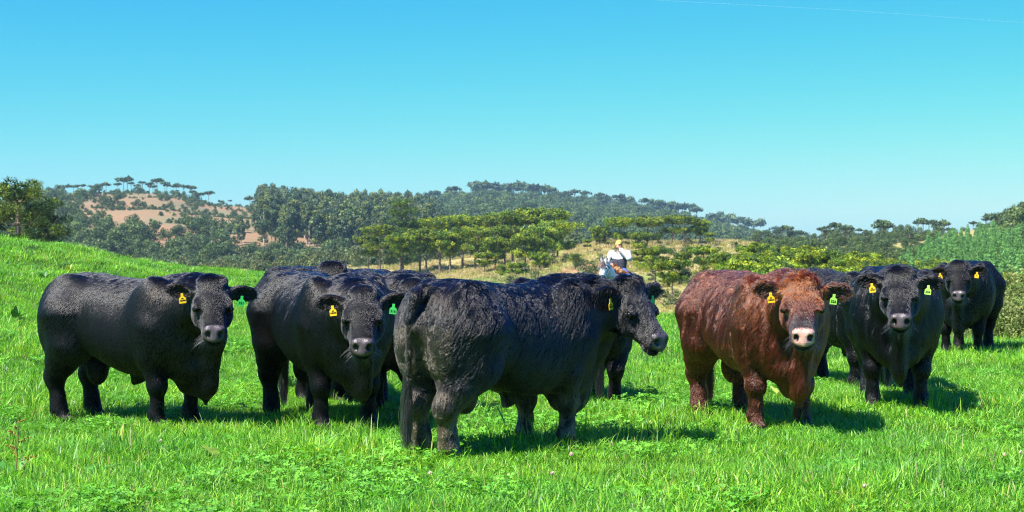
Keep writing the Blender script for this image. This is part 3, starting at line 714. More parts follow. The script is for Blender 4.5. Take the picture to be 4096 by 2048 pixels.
# ------------------------------------------------------------------ cattle
def hair_material(name, rough):
    m = bpy.data.materials.new(name); m.use_nodes = True; nt = m.node_tree; nt.nodes.remove(nt.nodes['Principled BSDF'])
    h = nt.nodes.new('ShaderNodeBsdfHairPrincipled'); h.parametrization = 'COLOR'; a = nt.nodes.new('ShaderNodeAttribute'); a.attribute_name = 'Col'
    nt.links.new(a.outputs['Color'], h.inputs['Color']); h.inputs['Roughness'].default_value = rough; h.inputs['Radial Roughness'].default_value = .5; h.inputs['IOR'].default_value = 1.55; h.inputs['Coat'].default_value = .15
    nt.links.new(h.outputs[0], nt.nodes['Material Output'].inputs[0]); return m
M_COAT = hair_material('coat_hair', .30)
M_HIDE = material('hide', rough=.6, spec=.12, attr=True, bump=(60, .5, .01))
M_NOSE = material('wet_nose', rough=.30, spec=.5, attr=True, bump=(110, .7, .006))
M_EYE = material('dark_eye', (.006, .005, .004), .08, .6)
M_YEL = material('yellow_plastic', (.85, .52, .01), .45, .4)
M_GRN = material('green_plastic', (.05, .55, .10), .45, .4)
M_LIME = material('lime_plastic', (.38, .72, .10), .45, .4)
M_INK = material('black_ink', (.012, .012, .012), .6, .2)

TORSO = [(-.84, 1.06, .90, .05), (-.81, 1.18, .74, .19), (-.72, 1.265, .62, .285), (-.55, 1.315, .60, .335), (-.30, 1.295, .575, .36), (-.12, 1.275, .49, .38), (.05, 1.262, .43, .385),
         (.25, 1.26, .42, .385), (.45, 1.28, .42, .37), (.62, 1.285, .44, .33), (.75, 1.23, .49, .275), (.83, 1.17, .56, .19), (.88, 1.05, .70, .06)]
HEAD = [(-.09, .05, -.08, .065), (-.06, .095, -.14, .115), (.0, .125, -.18, .150), (.10, .125, -.205, .164), (.19, .108, -.205, .160), (.255, .084, -.19, .134), (.33, .062, -.155, .114),
        (.40, .052, -.132, .102), (.465, .045, -.122, .102), (.51, .025, -.105, .090), (.535, -.005, -.075, .05)]

def tag_mesh(w=.058, h=.072, t=.004):
    o = [(-w / 2, -h), (w / 2, -h), (w / 2, -h * .38), (.011, -.012), (.011, .014), (-.011, .014), (-.011, -.012), (-w / 2, -h * .38)]
    V = [(x, -t / 2, z) for x, z in o] + [(x, t / 2, z) for x, z in o]
    n = len(o)
    me = bpy.data.meshes.new('ear_tag')
    me.from_pydata(V, [], [list(range(n))[::1], list(range(2 * n - 1, n - 1, -1))] + [[(i + 1) % n, i, i + n, (i + 1) % n + n] for i in range(n)])
    me.update(); return me

def text_obj(name, body, size, mat, parent, M):
    c = bpy.data.curves.new(name, 'FONT'); c.body = body; c.size = size; c.align_x = 'CENTER'; c.align_y = 'CENTER'; c.extrude = .0006; c.offset = .0009
    c.resolution_u = 2
    c.materials.append(mat)
    tmp = bpy.data.objects.new('tmp', c); COL.objects.link(tmp)
    me = bpy.data.meshes.new_from_object(tmp); bpy.data.objects.remove(tmp); me.name = name
    o = obj(name, me, parent); o.matrix_local = M
    return o

def build_bull(label, x, y, z=0.0, yaw=0.0, scale=1.0, hyaw=0.0, hpitch=41, poll=None, legs=None, coat='black', curly=.15, hair=1.0, n=52000, seed=1,
               tags=(('y', ''), ('g', '')), tail_swing=0.0, brisket=1.0, ear_droop=None, ear_back=None, vox=.0145, nose=None, mud=0.0, crest=1.0, nyaw=None, tailhair=1.0, hroll=0.0):
    g = np.random.default_rng(seed)
    root = empty('bull', (x, y, z), R(yaw)); tag(root, label, 'bull', 'cattle standing in the pasture')
    hy, hp = R(hyaw), R(hpitch); ny = R(hyaw * .55 if nyaw is None else nyaw)
    H = np.array([math.cos(hp) * math.cos(hy), math.cos(hp) * math.sin(hy), -math.sin(hp)])
    S = np.array([-math.sin(hy), math.cos(hy), 0.0]); U = np.cross(H, S)
    if hroll:
        c, s_ = math.cos(R(hroll)), math.sin(R(hroll)); S, U = S * c + U * s_, U * c - S * s_
    MH = np.array([H, S, U]); hs = 1.01 * g.uniform(.97, 1.04); fw = g.uniform(.95, 1.05)
    A = np.array([.56, 0, .97])
    Pz = 1.19 if poll is None else poll
    P = np.array([.60 + .52 * math.cos(ny), .52 * math.sin(ny), Pz])      # poll: where head meets neck
    hp_ = lambda h, s_, u: P + (H * h + S * s_ + U * u) * hs
    head_c = hp_(.25, 0, -.05)
    lo = np.minimum([-1.08, -.60, -.02], np.minimum(P - .55, hp_(.6, 0, 0) - .2)); hi = np.maximum([.98, .60, 1.50], np.maximum(P + [.45, .45, .25], hp_(.6, 0, 0) + .2))
    lo[2] = -.02
    f = Field(lo, hi, vox)
    f.loft(TORSO, .05, taper=.08)
    # neck, crest, dewlap, brisket
    nb = hp_(.00, 0, -.12)
    mid = (A + nb) / 2 + [0.03, 0, .03]
    f.cap([A, mid, nb], [.30, .235, .145], .10)
    f.cap([[.34, 0, 1.12], [.62, 0, 1.06 + .05 * crest], (np.array([.62, 0, 1.10]) + P) / 2 + [0, 0, -.07 + .03 * crest], P - H * .03 + [0, 0, -.09]], [.12, .15, .14, .10], .08)
    thr = hp_(.02, 0, -.17)
    f.cap([thr, (thr * .4 + np.array([.85, 0, .66]) * .6), [.80, 0, .44 - .04 * brisket], [.62, 0, .40]], [.10, .15, .12, .12], .08, flat=(1, 1.9))
    f.ell([.66, 0, .52], [.20, .20, .15], .08)
    f.cap([[.86, 0, .62], [.82, .01, .42], [.80, .015, .33 - .08 * brisket]], [.075, .05, .024], .05, flat=(1, 1.5))
    for s in (1, -1):
        f.ell([.47, .26 * s, .93], [.24, .15, .36], .08)                 # shoulder
        f.ell([-.54, .21 * s, .90], [.31, .17, .40], .08)                # thigh
        f.ell([-.70, .15 * s, .86], [.15, .17, .34], .08)
    lg = dict(FL=(0, 0), FR=(0, 0), HL=(0, 0), HR=(0, 0)); lg.update(legs or {})
    feet = []
    for key, s in (('FL', 1), ('FR', -1)):
        dx, dy = lg[key]
        j = [[.47, .24 * s, .86], [.43 + dx * .25, .25 * s + dy * .2, .62], [.47 + dx * .7, .225 * s + dy * .7, .36], [.47 + dx * .9, .22 * s + dy, .21], [.455 + dx, .22 * s + dy, .12], [.50 + dx, .22 * s + dy, .03]]
        f.cap(j, [.19, .115, .074, .049, .060, .06], .045); feet.append(j[-1])
        f.cap([j[-1], [j[-1][0] + .05, j[-1][1], .02]], [.062, .05], .02)
        f.ell([j[2][0] + .012, j[2][1], .375], [.07, .074, .09], .04)
    for key, s in (('HL', 1), ('HR', -1)):
        dx, dy = lg[key]
        j = [[-.52, .21 * s, .92], [-.50 + dx * .3, .235 * s + dy * .3, .70], [-.615 + dx * .6, .22 * s + dy * .6, .53], [-.70 + dx * .9, .215 * s + dy * .9, .40], [-.665 + dx, .21 * s + dy, .20], [-.655 + dx, .21 * s + dy, .11], [-.60 + dx, .21 * s + dy, .03]]
        f.cap(j, [.27, .19, .128, .083, .056, .064, .058], .06); feet.append(j[-1])
        f.cap([j[-1], [j[-1][0] + .05, j[-1][1], .02]], [.06, .048], .02)
        f.cap([[j[3][0] - .035, j[3][1], .45], [j[3][0] - .02, j[3][1], .36]], [.045, .05], .04)
    f.ell([-.40, 0, .47], [.10, .10, .15], .04)                          # scrotum
    f.cap([[.20, 0, .46], [.06, 0, .40], [.02, 0, .36]], [.07, .038, .018], .07)   # sheath
    # tail
    tw = tail_swing
    tl = [[-.78, 0, 1.225], [-.87, .0, 1.20], [-.915, tw * .2, 1.04], [-.90, tw * .5, .78], [-.885, tw * .8, .55], [-.88, tw, .40]]
    f.cap(tl, [.06, .04, .028, .023, .02, .016], .02)
    # head
    f.loft([(a, b, c, d * fw) for a, b, c, d in HEAD], .03, P, MH, p=2.5, taper=.12, sc=hs)
    def he(c, r, k=.025, sub=False): f.ell(hp_(*c), np.array(r) * hs, k, MH, sub)
    he((.00, 0, .105), (.085, .12, .05), .05)                          # poll
    for s in (1, -1):
        he((.215, .137 * s, .050), (.055, .022, .020), .05)              # brow
        he((.17, .107 * s, -.12), (.11, .05, .085), .05)                 # cheek
        he((.475, .048 * s, .004), (.042, .038, .040), .02)               # nostril wing
        he((.235, .160 * s, .018), (.034, .018, .015), .012, True)        # eye socket
        he((.520, .053 * s, -.002), (.034, .022, .027), .01, True)       # nostril hole
        he((.345, .132 * s, -.02), (.09, .022, .04), .05, True)          # hollow of the face
    he((.45, 0, -.118), (.085, .07, .038), .025)                         # chin
    he((.475, 0, -.092), (.10, .12, .006), .012, True)                    # mouth line
    ears = []
    ear_droop = ear_droop or g.uniform(-.02, .28, 2); ear_back = ear_back or g.uniform(.02, .30, 2)
    for i, s in enumerate((1, -1)):
        e = S * s * .95 - H * ear_back[i] - U * ear_droop[i]; e /= np.linalg.norm(e)
        nn = H * .75 + U * .35 - e * float((H * .75 + U * .35) @ e); nn /= np.linalg.norm(nn); ww = np.cross(nn, e)
        b = hp_(.045, .140 * s, .03); ME = np.array([e, ww, nn])
        f.cap([b - e * .03, b + e * .05], [.045, .04], .03)
        f.ell(b + e * .118, [.124, .070, .034], .025, ME)
        f.ell(b + e * .128 + nn * .029, [.097, .052, .030], .012, ME, True)
        ears.append((b, e, nn, ww))
    V, Q = f.mesh(); N = vnormals(V, Q)
    # regions
    rel = (V - P) @ MH.T / hs                                            # head coordinates
    inh = smooth01((rel[:, 0] + .04) / .10) * (np.abs(rel[:, 1]) < .185) * (rel[:, 2] < .2) * (rel[:, 2] > -.26) * (rel[:, 0] < .66)
    ear_d = np.full(len(V), 9.0); inner = np.zeros(len(V))
    for b, e, nn, ww in ears:
        q = V - b; t = q @ e
        d = np.sqrt(np.maximum(((q - t[:, None] * e) ** 2).sum(1), 0)) + np.maximum(-t, 0) * 3 + np.maximum(t - .31, 0) * 3
        m = d < .095; ear_d = np.minimum(ear_d, np.where(t > .015, d, 9))
        inner = np.maximum(inner, m * (t > .03) * ((N @ nn) > .25) * ((q @ nn) < .03))
    isear = ear_d < .095
    muz = inh * smooth01((rel[:, 0] - .445) / .02) * smooth01((rel[:, 2] + .072) / .02) * smooth01((.06 - rel[:, 2]) / .02) * (1 - .0 * rel[:, 0])
    muz = muz * smooth01((rel[:, 0] - .45 + .5 * (rel[:, 2] - .0) * (rel[:, 2] > 0)) / .02)
    muz = muz * smooth01((.092 - np.abs(rel[:, 1])) / .012)
    nost = np.zeros(len(V))
    for s in (1, -1): nost = np.maximum(nost, (((rel - [.52, .053 * s, -.002]) / [.045, .022, .028]) ** 2).sum(1) < 1.0)
    legm = smooth01((.62 - V[:, 2]) / .2) * (1 - inh)
    low = V[:, 2]
    # colours
    if coat == 'black':
        base = np.array([.0025, .0024, .0028]); hcol = np.array([.0036, .0034, .0039]); rust = np.array([.018, .0105, .006])
        mix = np.clip(sn(V, .55, 2) * .5 + sn(V, .2, 5) * .35 - .25, 0, 1)[:, None] * .75
    else:
        base = np.array([.030, .009, .005]); hcol = np.array([.088, .0140, .0042]); rust = np.array([.22, .042, .009])
        mix = np.clip(sn(V, .5, 2) * .3 + sn(V, .16, 5) * .08 + (V[:, 2] - 1.1) * 1.2 + .0 + .9 * inh * (rel[:, 0] < .2), 0, 1)[:, None]
    C = np.repeat(base[None], len(V), 0); HC = hcol * (1 - mix) + rust * mix
    if coat == 'brown':
        dk = (inh * smooth01((rel[:, 0] - .24) / .16))[:, None]; HC = HC * (1 - dk) + np.array([.020, .014, .013]) * dk; C = C * (1 - dk) + np.array([.016, .012, .011]) * dk
        dk = (isear * .75)[:, None] * (inner[:, None] > 0); HC = HC * (1 - dk) + np.array([.03, .015, .01]) * dk
        eyer = np.zeros(len(V))
        for s in (1, -1): eyer = np.maximum(eyer, (((rel - [.255, .150 * s, .0]) / [.05, .05, .035]) ** 2).sum(1) < 1)
        HC = HC * (1 - eyer[:, None]) + np.array([.22, .09, .04]) * eyer[:, None]; C = C * (1 - eyer[:, None] * .8) + np.array([.16, .07, .03]) * eyer[:, None] * .8
    if mud:
        md = np.clip((.55 - low) / .35, 0, 1) * np.clip(sn(V, .12, 1) * .6 + .5, 0, 1) * mud
        md = np.maximum(md, (np.abs(V[:, 0] + .9) < .1) * (low < 1.0) * .22 * mud)[:, None]
        HC = HC * (1 - md) + np.array([.17, .125, .07]) * md; C = C * (1 - md) + np.array([.10, .07, .04]) * md
    nosec = np.array([.085, .066, .070]) if nose is None else np.array(nose)
    C = C * (1 - muz[:, None]) + nosec * muz[:, None]
    C[nost > 0] = [.006, .005, .005]
    C[inner > 0] = C[inner > 0] * .5 + np.array([.035, .02, .018]) * .5
    hoof = low < .065; C[hoof] = [.03, .024, .02]
    # coat settings per vertex
    flow = np.tile(np.array([-.50, 0, -.85]), (len(V), 1))
    nk = smooth01((V[:, 0] - .45) / .3) * (1 - inh)
    flow = flow * (1 - nk[:, None]) + np.array([-.12, 0, -1.0]) * nk[:, None]
    flow = flow * (1 - legm[:, None]) + np.array([-.15, 0, -1.0]) * legm[:, None]
    hf = H[None] * 1.0 + S[None] * (rel[:, 1:2] * 4.0) - U[None] * .2
    flow = flow * (1 - inh[:, None]) + hf * inh[:, None]
    for b, e, nn, ww in ears:
        q = V - b; m = isear & (q @ e > 0) & (np.linalg.norm(q, axis=1) < .33); flow[m] = e * 1.0 - np.array([0, 0, .35])
    top = smooth01((V[:, 2] - 1.2) / .1) * smooth01((V[:, 0] - .35) / .2) * (1 - inh)
    L = .032 + .014 * nk - .008 * legm + .016 * top * crest
    L = L * (1 - inh) + (.026 - .013 * smooth01(rel[:, 0] / .35) + .014 * smooth01((.05 - rel[:, 0]) / .08)) * inh
    L = np.where(isear, .045, L) * hair
    L = np.where((V[:, 2] < .12), .022, L)
    tailm = (V[:, 0] < -.83) & (np.abs(V[:, 1] - tw * np.clip((1.2 - low) / .8, 0, 1)) < .09) & (low < 1.15)
    L = np.where(tailm, .022 * hair, L)
    flow[tailm] = [-.1, 0, -1]
    lift = .18 - .04 * legm + .22 * top * crest - .06 * inh + .1 * (1 - inh) * (curly > .3)
    lift = np.where(isear, .35, lift); lift = lift * (1 - inh) + .34 * inh
    cur = np.full(len(V), curly) * (1 - .3 * inh) - .05 * legm
    dens = np.ones(len(V)) * (1 - muz) * (nost < 1) * (low > .05) * (1 - .75 * (inner > 0))
    dens = dens * (1 + .7 * inh + .5 * top)
    for s in (1, -1): dens = dens * ((((rel - [.235, .158 * s, .018]) / [.036, .04, .022]) ** 2).sum(1) > 1)
    flow /= np.linalg.norm(flow, axis=1, keepdims=True) + 1e-9
    V *= scale
    me = mesh_data('body', V, Q, [M_HIDE, M_NOSE], C)
    mi = (muz[Q].mean(1) > .5).astype(np.int32); me.polygons.foreach_set('material_index', mi)
    obj('body', me, root)
    strands('coat', V, N, Q, dens, L * scale, flow, lift, cur, HC, int(n * 1.5), .0015, M_COAT, root, g, jit=.35 if curly > .2 else .14)
    # tail switch
    if tailhair:
        m = 1500; t0 = np.array(tl[-1]) * scale; k = np.array([0, .3, .65, 1.0])
        Ls = g.uniform(.18, .36, m) * tailhair * scale; st = t0 + np.stack([g.normal(0, .011, m), g.normal(0, .011, m), g.uniform(0, .26, m)], 1)
        st[:, 0] -= (st[:, 2] - t0[2]) * .03; st[:, 1] -= (st[:, 2] - t0[2]) * tw * .6
        dv = np.stack([g.normal(0, .045, m), g.normal(0, .045, m), -np.ones(m)], 1)
        wv = g.uniform(0, 6.28, m)
        pts = np.zeros((m, 4, 3), np.float32)
        for i, q in enumerate(k):
            pts[:, i] = st + dv * (Ls * q)[:, None] * np.array([1, 1, 1]) + np.stack([np.sin(wv + q * 6) * .014, np.cos(wv * 2 + q * 6) * .014, 0 * wv], 1) * q
        hc = bpy.data.hair_curves.new('tail_switch'); hc.add_curves([4] * m); hc.attributes['position'].data.foreach_set('vector', pts.ravel())
        ra = hc.attributes.get('radius') or hc.attributes.new('radius', 'FLOAT', 'POINT'); ra.data.foreach_set('value', np.tile(np.array([.0022, .0022, .0018, .0006], np.float32), m))
        ca = hc.attributes.new('Col', 'FLOAT_COLOR', 'CURVE'); cc = np.ones((m, 4), np.float32)
        tc = np.array([.022, .019, .018]) if coat == 'black' else np.array([.07, .028, .015])
        cc[:, :3] = tc * .5 * (1 - .35 * mud) + np.array([.05, .038, .024]) * .35 * mud; cc[:, :3] *= g.uniform(.5, 1.4, m)[:, None]; ca.data.foreach_set('color', cc.ravel()); hc.materials.append(M_COAT)
        obj('tail_switch', hc, root)
    # whiskers
    m = 70; a = g.uniform(-2.9, -.25, m); hh = g.uniform(.42, .51, m)
    w0 = np.array([hp_(q, .098 * math.cos(b), -.045 + .075 * math.sin(b)) for q, b in zip(hh, a)]) * scale
    dr = np.array([S * math.cos(b) + U * math.sin(b) + H * .55 for b in a]) + g.normal(0, .15, (m, 3))
    ln = g.uniform(.03, .085, m)[:, None] * scale
    pts = np.stack([w0, w0 + dr * ln * .55, w0 + dr * ln - [0, 0, .008]], 1).astype(np.float32)
    hc = bpy.data.hair_curves.new('whiskers'); hc.add_curves([3] * m); hc.attributes['position'].data.foreach_set('vector', pts.ravel())
    ra = hc.attributes.get('radius') or hc.attributes.new('radius', 'FLOAT', 'POINT'); ra.data.foreach_set('value', np.tile(np.array([.0011, .0009, .0004], np.float32), m))
    ca = hc.attributes.new('Col', 'FLOAT_COLOR', 'CURVE'); ca.data.foreach_set('color', np.tile(np.array([.012, .012, .012, 1], np.float32), m)); hc.materials.append(M_COAT)
    obj('whiskers', hc, root)
    # eyes
    for s in (1, -1):
        uu, vv = np.meshgrid(np.linspace(0, 2 * np.pi, 13)[:-1], np.linspace(0, np.pi, 8), indexing='ij')
        sp = np.stack([np.cos(uu) * np.sin(vv), np.sin(uu) * np.sin(vv), np.cos(vv)], -1).reshape(-1, 3) * .024
        F = np.array([[i * 8 + j, i * 8 + j + 1, (i + 1) % 12 * 8 + j + 1, (i + 1) % 12 * 8 + j] for i in range(12) for j in range(7)])
        e = obj('eye', mesh_data('eye', sp * scale, F, M_EYE), root, hp_(.236, .147 * s, .018) * scale)
    # ear tags
    for (b, e, nn, ww), (kind, txt) in zip(ears, (tags[1], tags[0])):
        if not kind: continue
        o = obj('ear_tag', tag_mesh(), root)
        o.data.materials.append({'y': M_YEL, 'g': M_GRN, 'l': M_LIME}[kind])
        p = (b + e * .10 + nn * .040 - np.array([0, 0, .02])) * scale
        fz = np.array([0, 0, 1.0]) + e * .12; fz /= np.linalg.norm(fz)
        fn_ = np.array([H[0], H[1], 0]) / math.hypot(H[0], H[1]); fn_ = fn_ + g.normal(0, .15, 3); fn_ -= fz * (fn_ @ fz); fn_ /= np.linalg.norm(fn_)
        fx = np.cross(-fn_, fz)
        Mx = mathutils.Matrix(((fx[0], -fn_[0], fz[0], p[0]), (fx[1], -fn_[1], fz[1], p[1]), (fx[2], -fn_[2], fz[2], p[2]), (0, 0, 0, 1)))
        o.matrix_local = Mx
        tag(o, {'y': 'yellow ear tag', 'g': 'green ear tag', 'l': 'light green ear tag'}[kind])
        if txt:
            text_obj('tag_number', txt, .030 if len(txt) < 4 else .017, M_INK, o, mathutils.Matrix.Translation((0, -.0024, -.049)) @ mathutils.Matrix.Rotation(math.pi / 2, 4, 'X'))
        if kind == 'y':
            text_obj('tag_print', 'IIIIIII', .010, M_INK, o, mathutils.Matrix.Translation((0, -.0024, -.032)) @ mathutils.Matrix.Rotation(math.pi / 2, 4, 'X'))
    return root
# ------------------------------------------------------------------ grass, clover, weeds
M_GRASS = material('grass_blades', rough=.42, spec=.45, attr=True, translucent=.38, rnd=.22, tr_tint=(1.25, 1.25, .6))
M_CLOVER = material('clover_leaves', rough=.5, spec=.3, attr=True, translucent=.3, rnd=.15, tr_tint=(1.2, 1.2, .6))
GREENS = np.array([(.13, .39, .020), (.18, .47, .026), (.065, .23, .016), (.13, .37, .04), (.31, .54, .05), (.20, .45, .024)])
def tuft(gg, n, R_, h0, h1, w, lean=.5, dry=.03):
    a = gg.uniform(0, 6.283, n); r = R_ * np.sqrt(gg.random(n)); B = np.stack([r * np.cos(a), r * np.sin(a), np.full(n, -.01)], 1)
    d = gg.uniform(0, 6.283, n); le = gg.uniform(.08, 1, n) * lean; H = gg.uniform(h0, h1, n); W = w * gg.uniform(.6, 1.3, n)
    dir_ = np.stack([np.cos(d), np.sin(d), 0 * d], 1); tw = d + gg.normal(1.57, .5, n); side = np.stack([np.cos(tw), np.sin(tw), 0 * d], 1)
    P = []
    for t, wk in ((0, .8), (.4, 1.0), (.75, .7)):
        c = B + dir_ * (H * le * t ** 1.8)[:, None] + np.array([0, 0, 1]) * (H * t * (1 - .35 * le * t))[:, None]
        P += [c - side * (W * wk * .5)[:, None], c + side * (W * wk * .5)[:, None]]
    P.append(B + dir_ * (H * le)[:, None] + np.array([0, 0, 1]) * (H * (1 - .42 * le))[:, None])
    V = np.stack(P, 1).reshape(-1, 3); o = np.arange(n)[:, None] * 7
    Q = np.concatenate([o + [0, 1, 3, 2], o + [2, 3, 5, 4]]); T = o + np.array([4, 5, 6])
    c = GREENS[gg.integers(0, len(GREENS), n)] * gg.uniform(.75, 1.25, (n, 1)); dr = gg.random(n) < dry; c[dr] = np.array([.42, .38, .16]) * gg.uniform(.6, 1.1, (dr.sum(), 1))
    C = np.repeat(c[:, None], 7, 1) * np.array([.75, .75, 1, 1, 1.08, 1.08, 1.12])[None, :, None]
    return mesh_data('tuft', V, [Q, T], M_GRASS, C.reshape(-1, 3), smooth=False)
def clover(gg, n, R_):
    Vs, Fs, Cs = [], [], []; o = 0
    for i in range(n):
        a, r = gg.uniform(0, 6.283), R_ * math.sqrt(gg.random()); z = gg.uniform(.05, .12); c0 = np.array([r * math.cos(a), r * math.sin(a), z])
        nx = gg.normal(0, .35, 2); up = np.array([nx[0], nx[1], 1]); up /= np.linalg.norm(up); e1 = np.cross(up, [math.cos(a), math.sin(a), .1]); e1 /= np.linalg.norm(e1); e2 = np.cross(up, e1)
        s = gg.uniform(.011, .019); ph = gg.uniform(0, 6.28); col = np.array([(.14, .42, .035), (.18, .48, .04), (.11, .33, .03)][int(gg.integers(0, 3))]) * gg.uniform(.8, 1.2)
        for k in range(3):
            t = ph + k * 2.094; f = e1 * math.cos(t) + e2 * math.sin(t); q = -e1 * math.sin(t) + e2 * math.cos(t)
            pts = [c0, c0 + s * (.75 * f + .62 * q) + up * s * .18, c0 + s * (1.35 * f + .55 * q) + up * s * .22, c0 + s * 1.42 * f + up * s * .05, c0 + s * (1.35 * f - .55 * q) + up * s * .22, c0 + s * (.75 * f - .62 * q) + up * s * .18]
            Vs += pts; Fs += [[o, o + 1, o + 2], [o, o + 2, o + 3], [o, o + 3, o + 4], [o, o + 4, o + 5]]; Cs += [col] * 6; o += 6
        b = np.array([r * .8 * math.cos(a), r * .8 * math.sin(a), -.01]); q = np.array([.0016, 0, 0]); Vs += [b - q, b + q, c0]; Fs += [[o, o + 1, o + 2]]; Cs += [[.1, .25, .05]] * 3; o += 3
    return mesh_data('clover_patch', np.array(Vs), np.array(Fs), M_CLOVER, np.array(Cs), smooth=False)
gg = np.random.default_rng(77)
_nt = M_GRASS.node_tree; _n = _nt.nodes; _gp = _n.new('ShaderNodeNewGeometry'); _nz = _n.new('ShaderNodeTexNoise'); _nz.inputs['Scale'].default_value = .55; _nz.inputs['Detail'].default_value = 4
_mr = _n.new('ShaderNodeMapRange'); _mr.inputs[1].default_value = .36; _mr.inputs[2].default_value = .66; _mr.inputs[3].default_value = 0; _mr.inputs[4].default_value = 1
_mx = _n.new('ShaderNodeMix'); _mx.data_type = 'RGBA'; _mx.inputs[6].default_value = (.80, .88, 1.05, 1); _mx.inputs[7].default_value = (1.22, 1.07, .93, 1); _ml = _n.new('ShaderNodeMix'); _ml.data_type = 'RGBA'; _ml.blend_type = 'MULTIPLY'; _ml.inputs[0].default_value = 1
_at = [q for q in _n if q.type == 'ATTRIBUTE'][0]; _to = [l.to_socket for l in _at.outputs['Color'].links]
_nt.links.new(_gp.outputs['Position'], _nz.inputs['Vector']); _nt.links.new(_nz.outputs[0], _mr.inputs[0]); _nt.links.new(_mr.outputs[0], _mx.inputs[0]); _nt.links.new(_at.outputs['Color'], _ml.inputs[6]); _nt.links.new(_mx.outputs[2], _ml.inputs[7])
for q in _to: _nt.links.new(_ml.outputs[2], q)
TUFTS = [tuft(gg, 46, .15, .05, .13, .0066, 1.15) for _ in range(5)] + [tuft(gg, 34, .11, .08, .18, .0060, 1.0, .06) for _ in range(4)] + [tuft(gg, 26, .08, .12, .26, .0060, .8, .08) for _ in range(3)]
def wedge(n, d0, d1, half=.50):
    d = np.sqrt(gg.uniform(d0 ** 2, d1 ** 2, n)); return d * gg.uniform(-half, half, n), d
def spread(n, d0, d1, sc, tall):
    x, y = wedge(n, d0, d1); keep = y < edge_depth(x, y) + 3; x, y = x[keep], y[keep]; m = len(x)
    P = np.stack([x, y, 0 * x], 1); nz = sn(P, 1.3, 0) + .6 * sn(P, .5, 5); hn = sn(P, 2.6, 3)
    v = np.where(gg.random(m) < .70 - .16 * nz, gg.integers(0, 5, m), gg.integers(5, 9, m)); tl = (gg.random(m) < tall) & (nz > .25); v = np.where(tl, gg.integers(9, 12, m), v)
    s = sc * gg.uniform(.75, 1.25, m) * (1 + .18 * hn); sz = s / sc * np.where(y > 22, .95, np.where(y > 13, .78, .85))
    return np.stack([x, y, pasture_z(x, y), gg.normal(0, .08, m), gg.normal(0, .08, m), gg.uniform(0, 6.283, m), s, sz * gg.uniform(.85, 1.2, m), v], 1)
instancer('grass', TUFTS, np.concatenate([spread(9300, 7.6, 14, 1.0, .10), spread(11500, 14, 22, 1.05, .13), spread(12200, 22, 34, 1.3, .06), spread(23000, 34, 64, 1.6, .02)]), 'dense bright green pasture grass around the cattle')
CLOV = [clover(gg, 16, .13) for _ in range(5)]
x, y = wedge(12000, 7.6, 24); P = np.stack([x, y, 0 * x], 1); k = sn(P, 2.2, 6) + .5 * sn(P, .7, 2) + gg.normal(0, .4, len(x)) + .3 * (y < 11.5) > .98
x, y = x[k], y[k]; m = len(x); s = gg.uniform(.75, 1.15, m)
instancer('clover', CLOV, np.stack([x, y, pasture_z(x, y), 0 * x, 0 * x, gg.uniform(0, 6.28, m), s, s, gg.integers(0, 5, m)], 1), 'clover leaves growing through the pasture grass')

M_DOCK = material('dock_leaf', rough=.45, spec=.4, attr=True, translucent=.25, tr_tint=(1.2, 1.2, .6)); M_STEM = material('weed_stem', (.22, .16, .05), .7, .2); M_SEED = material('russet_seed', (.32, .19, .04), .8, .1)
def leaf(parent, L, W, az, el, col, curl=.3, base=(0, 0, 0)):
    n = 9; t = np.linspace(0, 1, n); wv = W * .5 * np.sin(np.pi * np.clip(t, 0, 1) ** .75) ** .8 + .002
    ang = el - curl * t * 1.6; dx = np.concatenate([[0], np.cumsum(np.cos(ang[:-1]) * L / (n - 1))]); dz = np.concatenate([[0], np.cumsum(np.sin(ang[:-1]) * L / (n - 1))])
    V = []
    for i in range(n):
        for q in (-1, -.5, 0, .5, 1): V.append([dx[i] - .15 * abs(q) * wv[i] * math.sin(el), q * wv[i], dz[i] + abs(q) * wv[i] * .45 * math.cos(el) + .006 * math.sin(i * 2.3 + q * 3)])
    V = np.array(V); c, s = math.cos(az), math.sin(az); V = np.stack([V[:, 0] * c - V[:, 1] * s, V[:, 0] * s + V[:, 1] * c, V[:, 2]], 1) + base
    F = np.array([[i * 5 + j, i * 5 + j + 1, i * 5 + j + 6, i * 5 + j + 5] for i in range(n - 1) for j in range(4)])
    C = np.array(col)[None] * (1 + .25 * sn(V, .05, 2))[:, None]; C.reshape(n, 5, 3)[:, 2] *= 1.5
    sp = sn(V, .03, 4) > 1.2; C[sp] = [.16, .07, .02]
    return obj('leaf', mesh_data('leaf', V, F, M_DOCK, C), parent)
G1, G2, GY, GB = (.07, .25, .03), (.04, .16, .025), (.28, .38, .06), (.16, .07, .025)
def dock(px, py, label, leaves):
    d = EYE * FPX / (py - HY); x, y, _ = at(px, HY, d); r = empty('dock_plant', (x, y, float(pasture_z(np.array([x]), np.array([y]))[0]))); tag(r, label, 'weed')
    for L, W, az, el, col, cu in leaves: leaf(r, L, W, R(az), R(el), col, cu, (gg.normal(0, .01), gg.normal(0, .01), 0))
    return r
dock(2040, 1735, 'dark broad-leaved dock growing under the belly of the centre bull', [(.30, .085, 175, 72, G2, .15), (.31, .08, 15, 66, G2, .2), (.22, .08, -60, 30, G1, .3), (.2, .07, 100, 35, G2, .3)])
dock(2165, 1765, 'low dock leaf lying in the shade below the front legs of the centre bull', [(.24, .10, 10, 20, G2, .3), (.18, .08, -150, 25, G2, .3)])
dock(885, 1865, 'spotted brown-green dock leaf standing alone in the left foreground grass', [(.24, .11, 150, 34, (.12, .19, .02), .15), (.18, .09, 20, 22, G2, .3), (.14, .07, -70, 15, GB, .3)])
dock(470, 1790, 'pale upright dock leaf beside a withered brown leaf in front of the left bull', [(.20, .06, 60, 78, GY, .1), (.14, .04, 180, 80, GB, .1)])
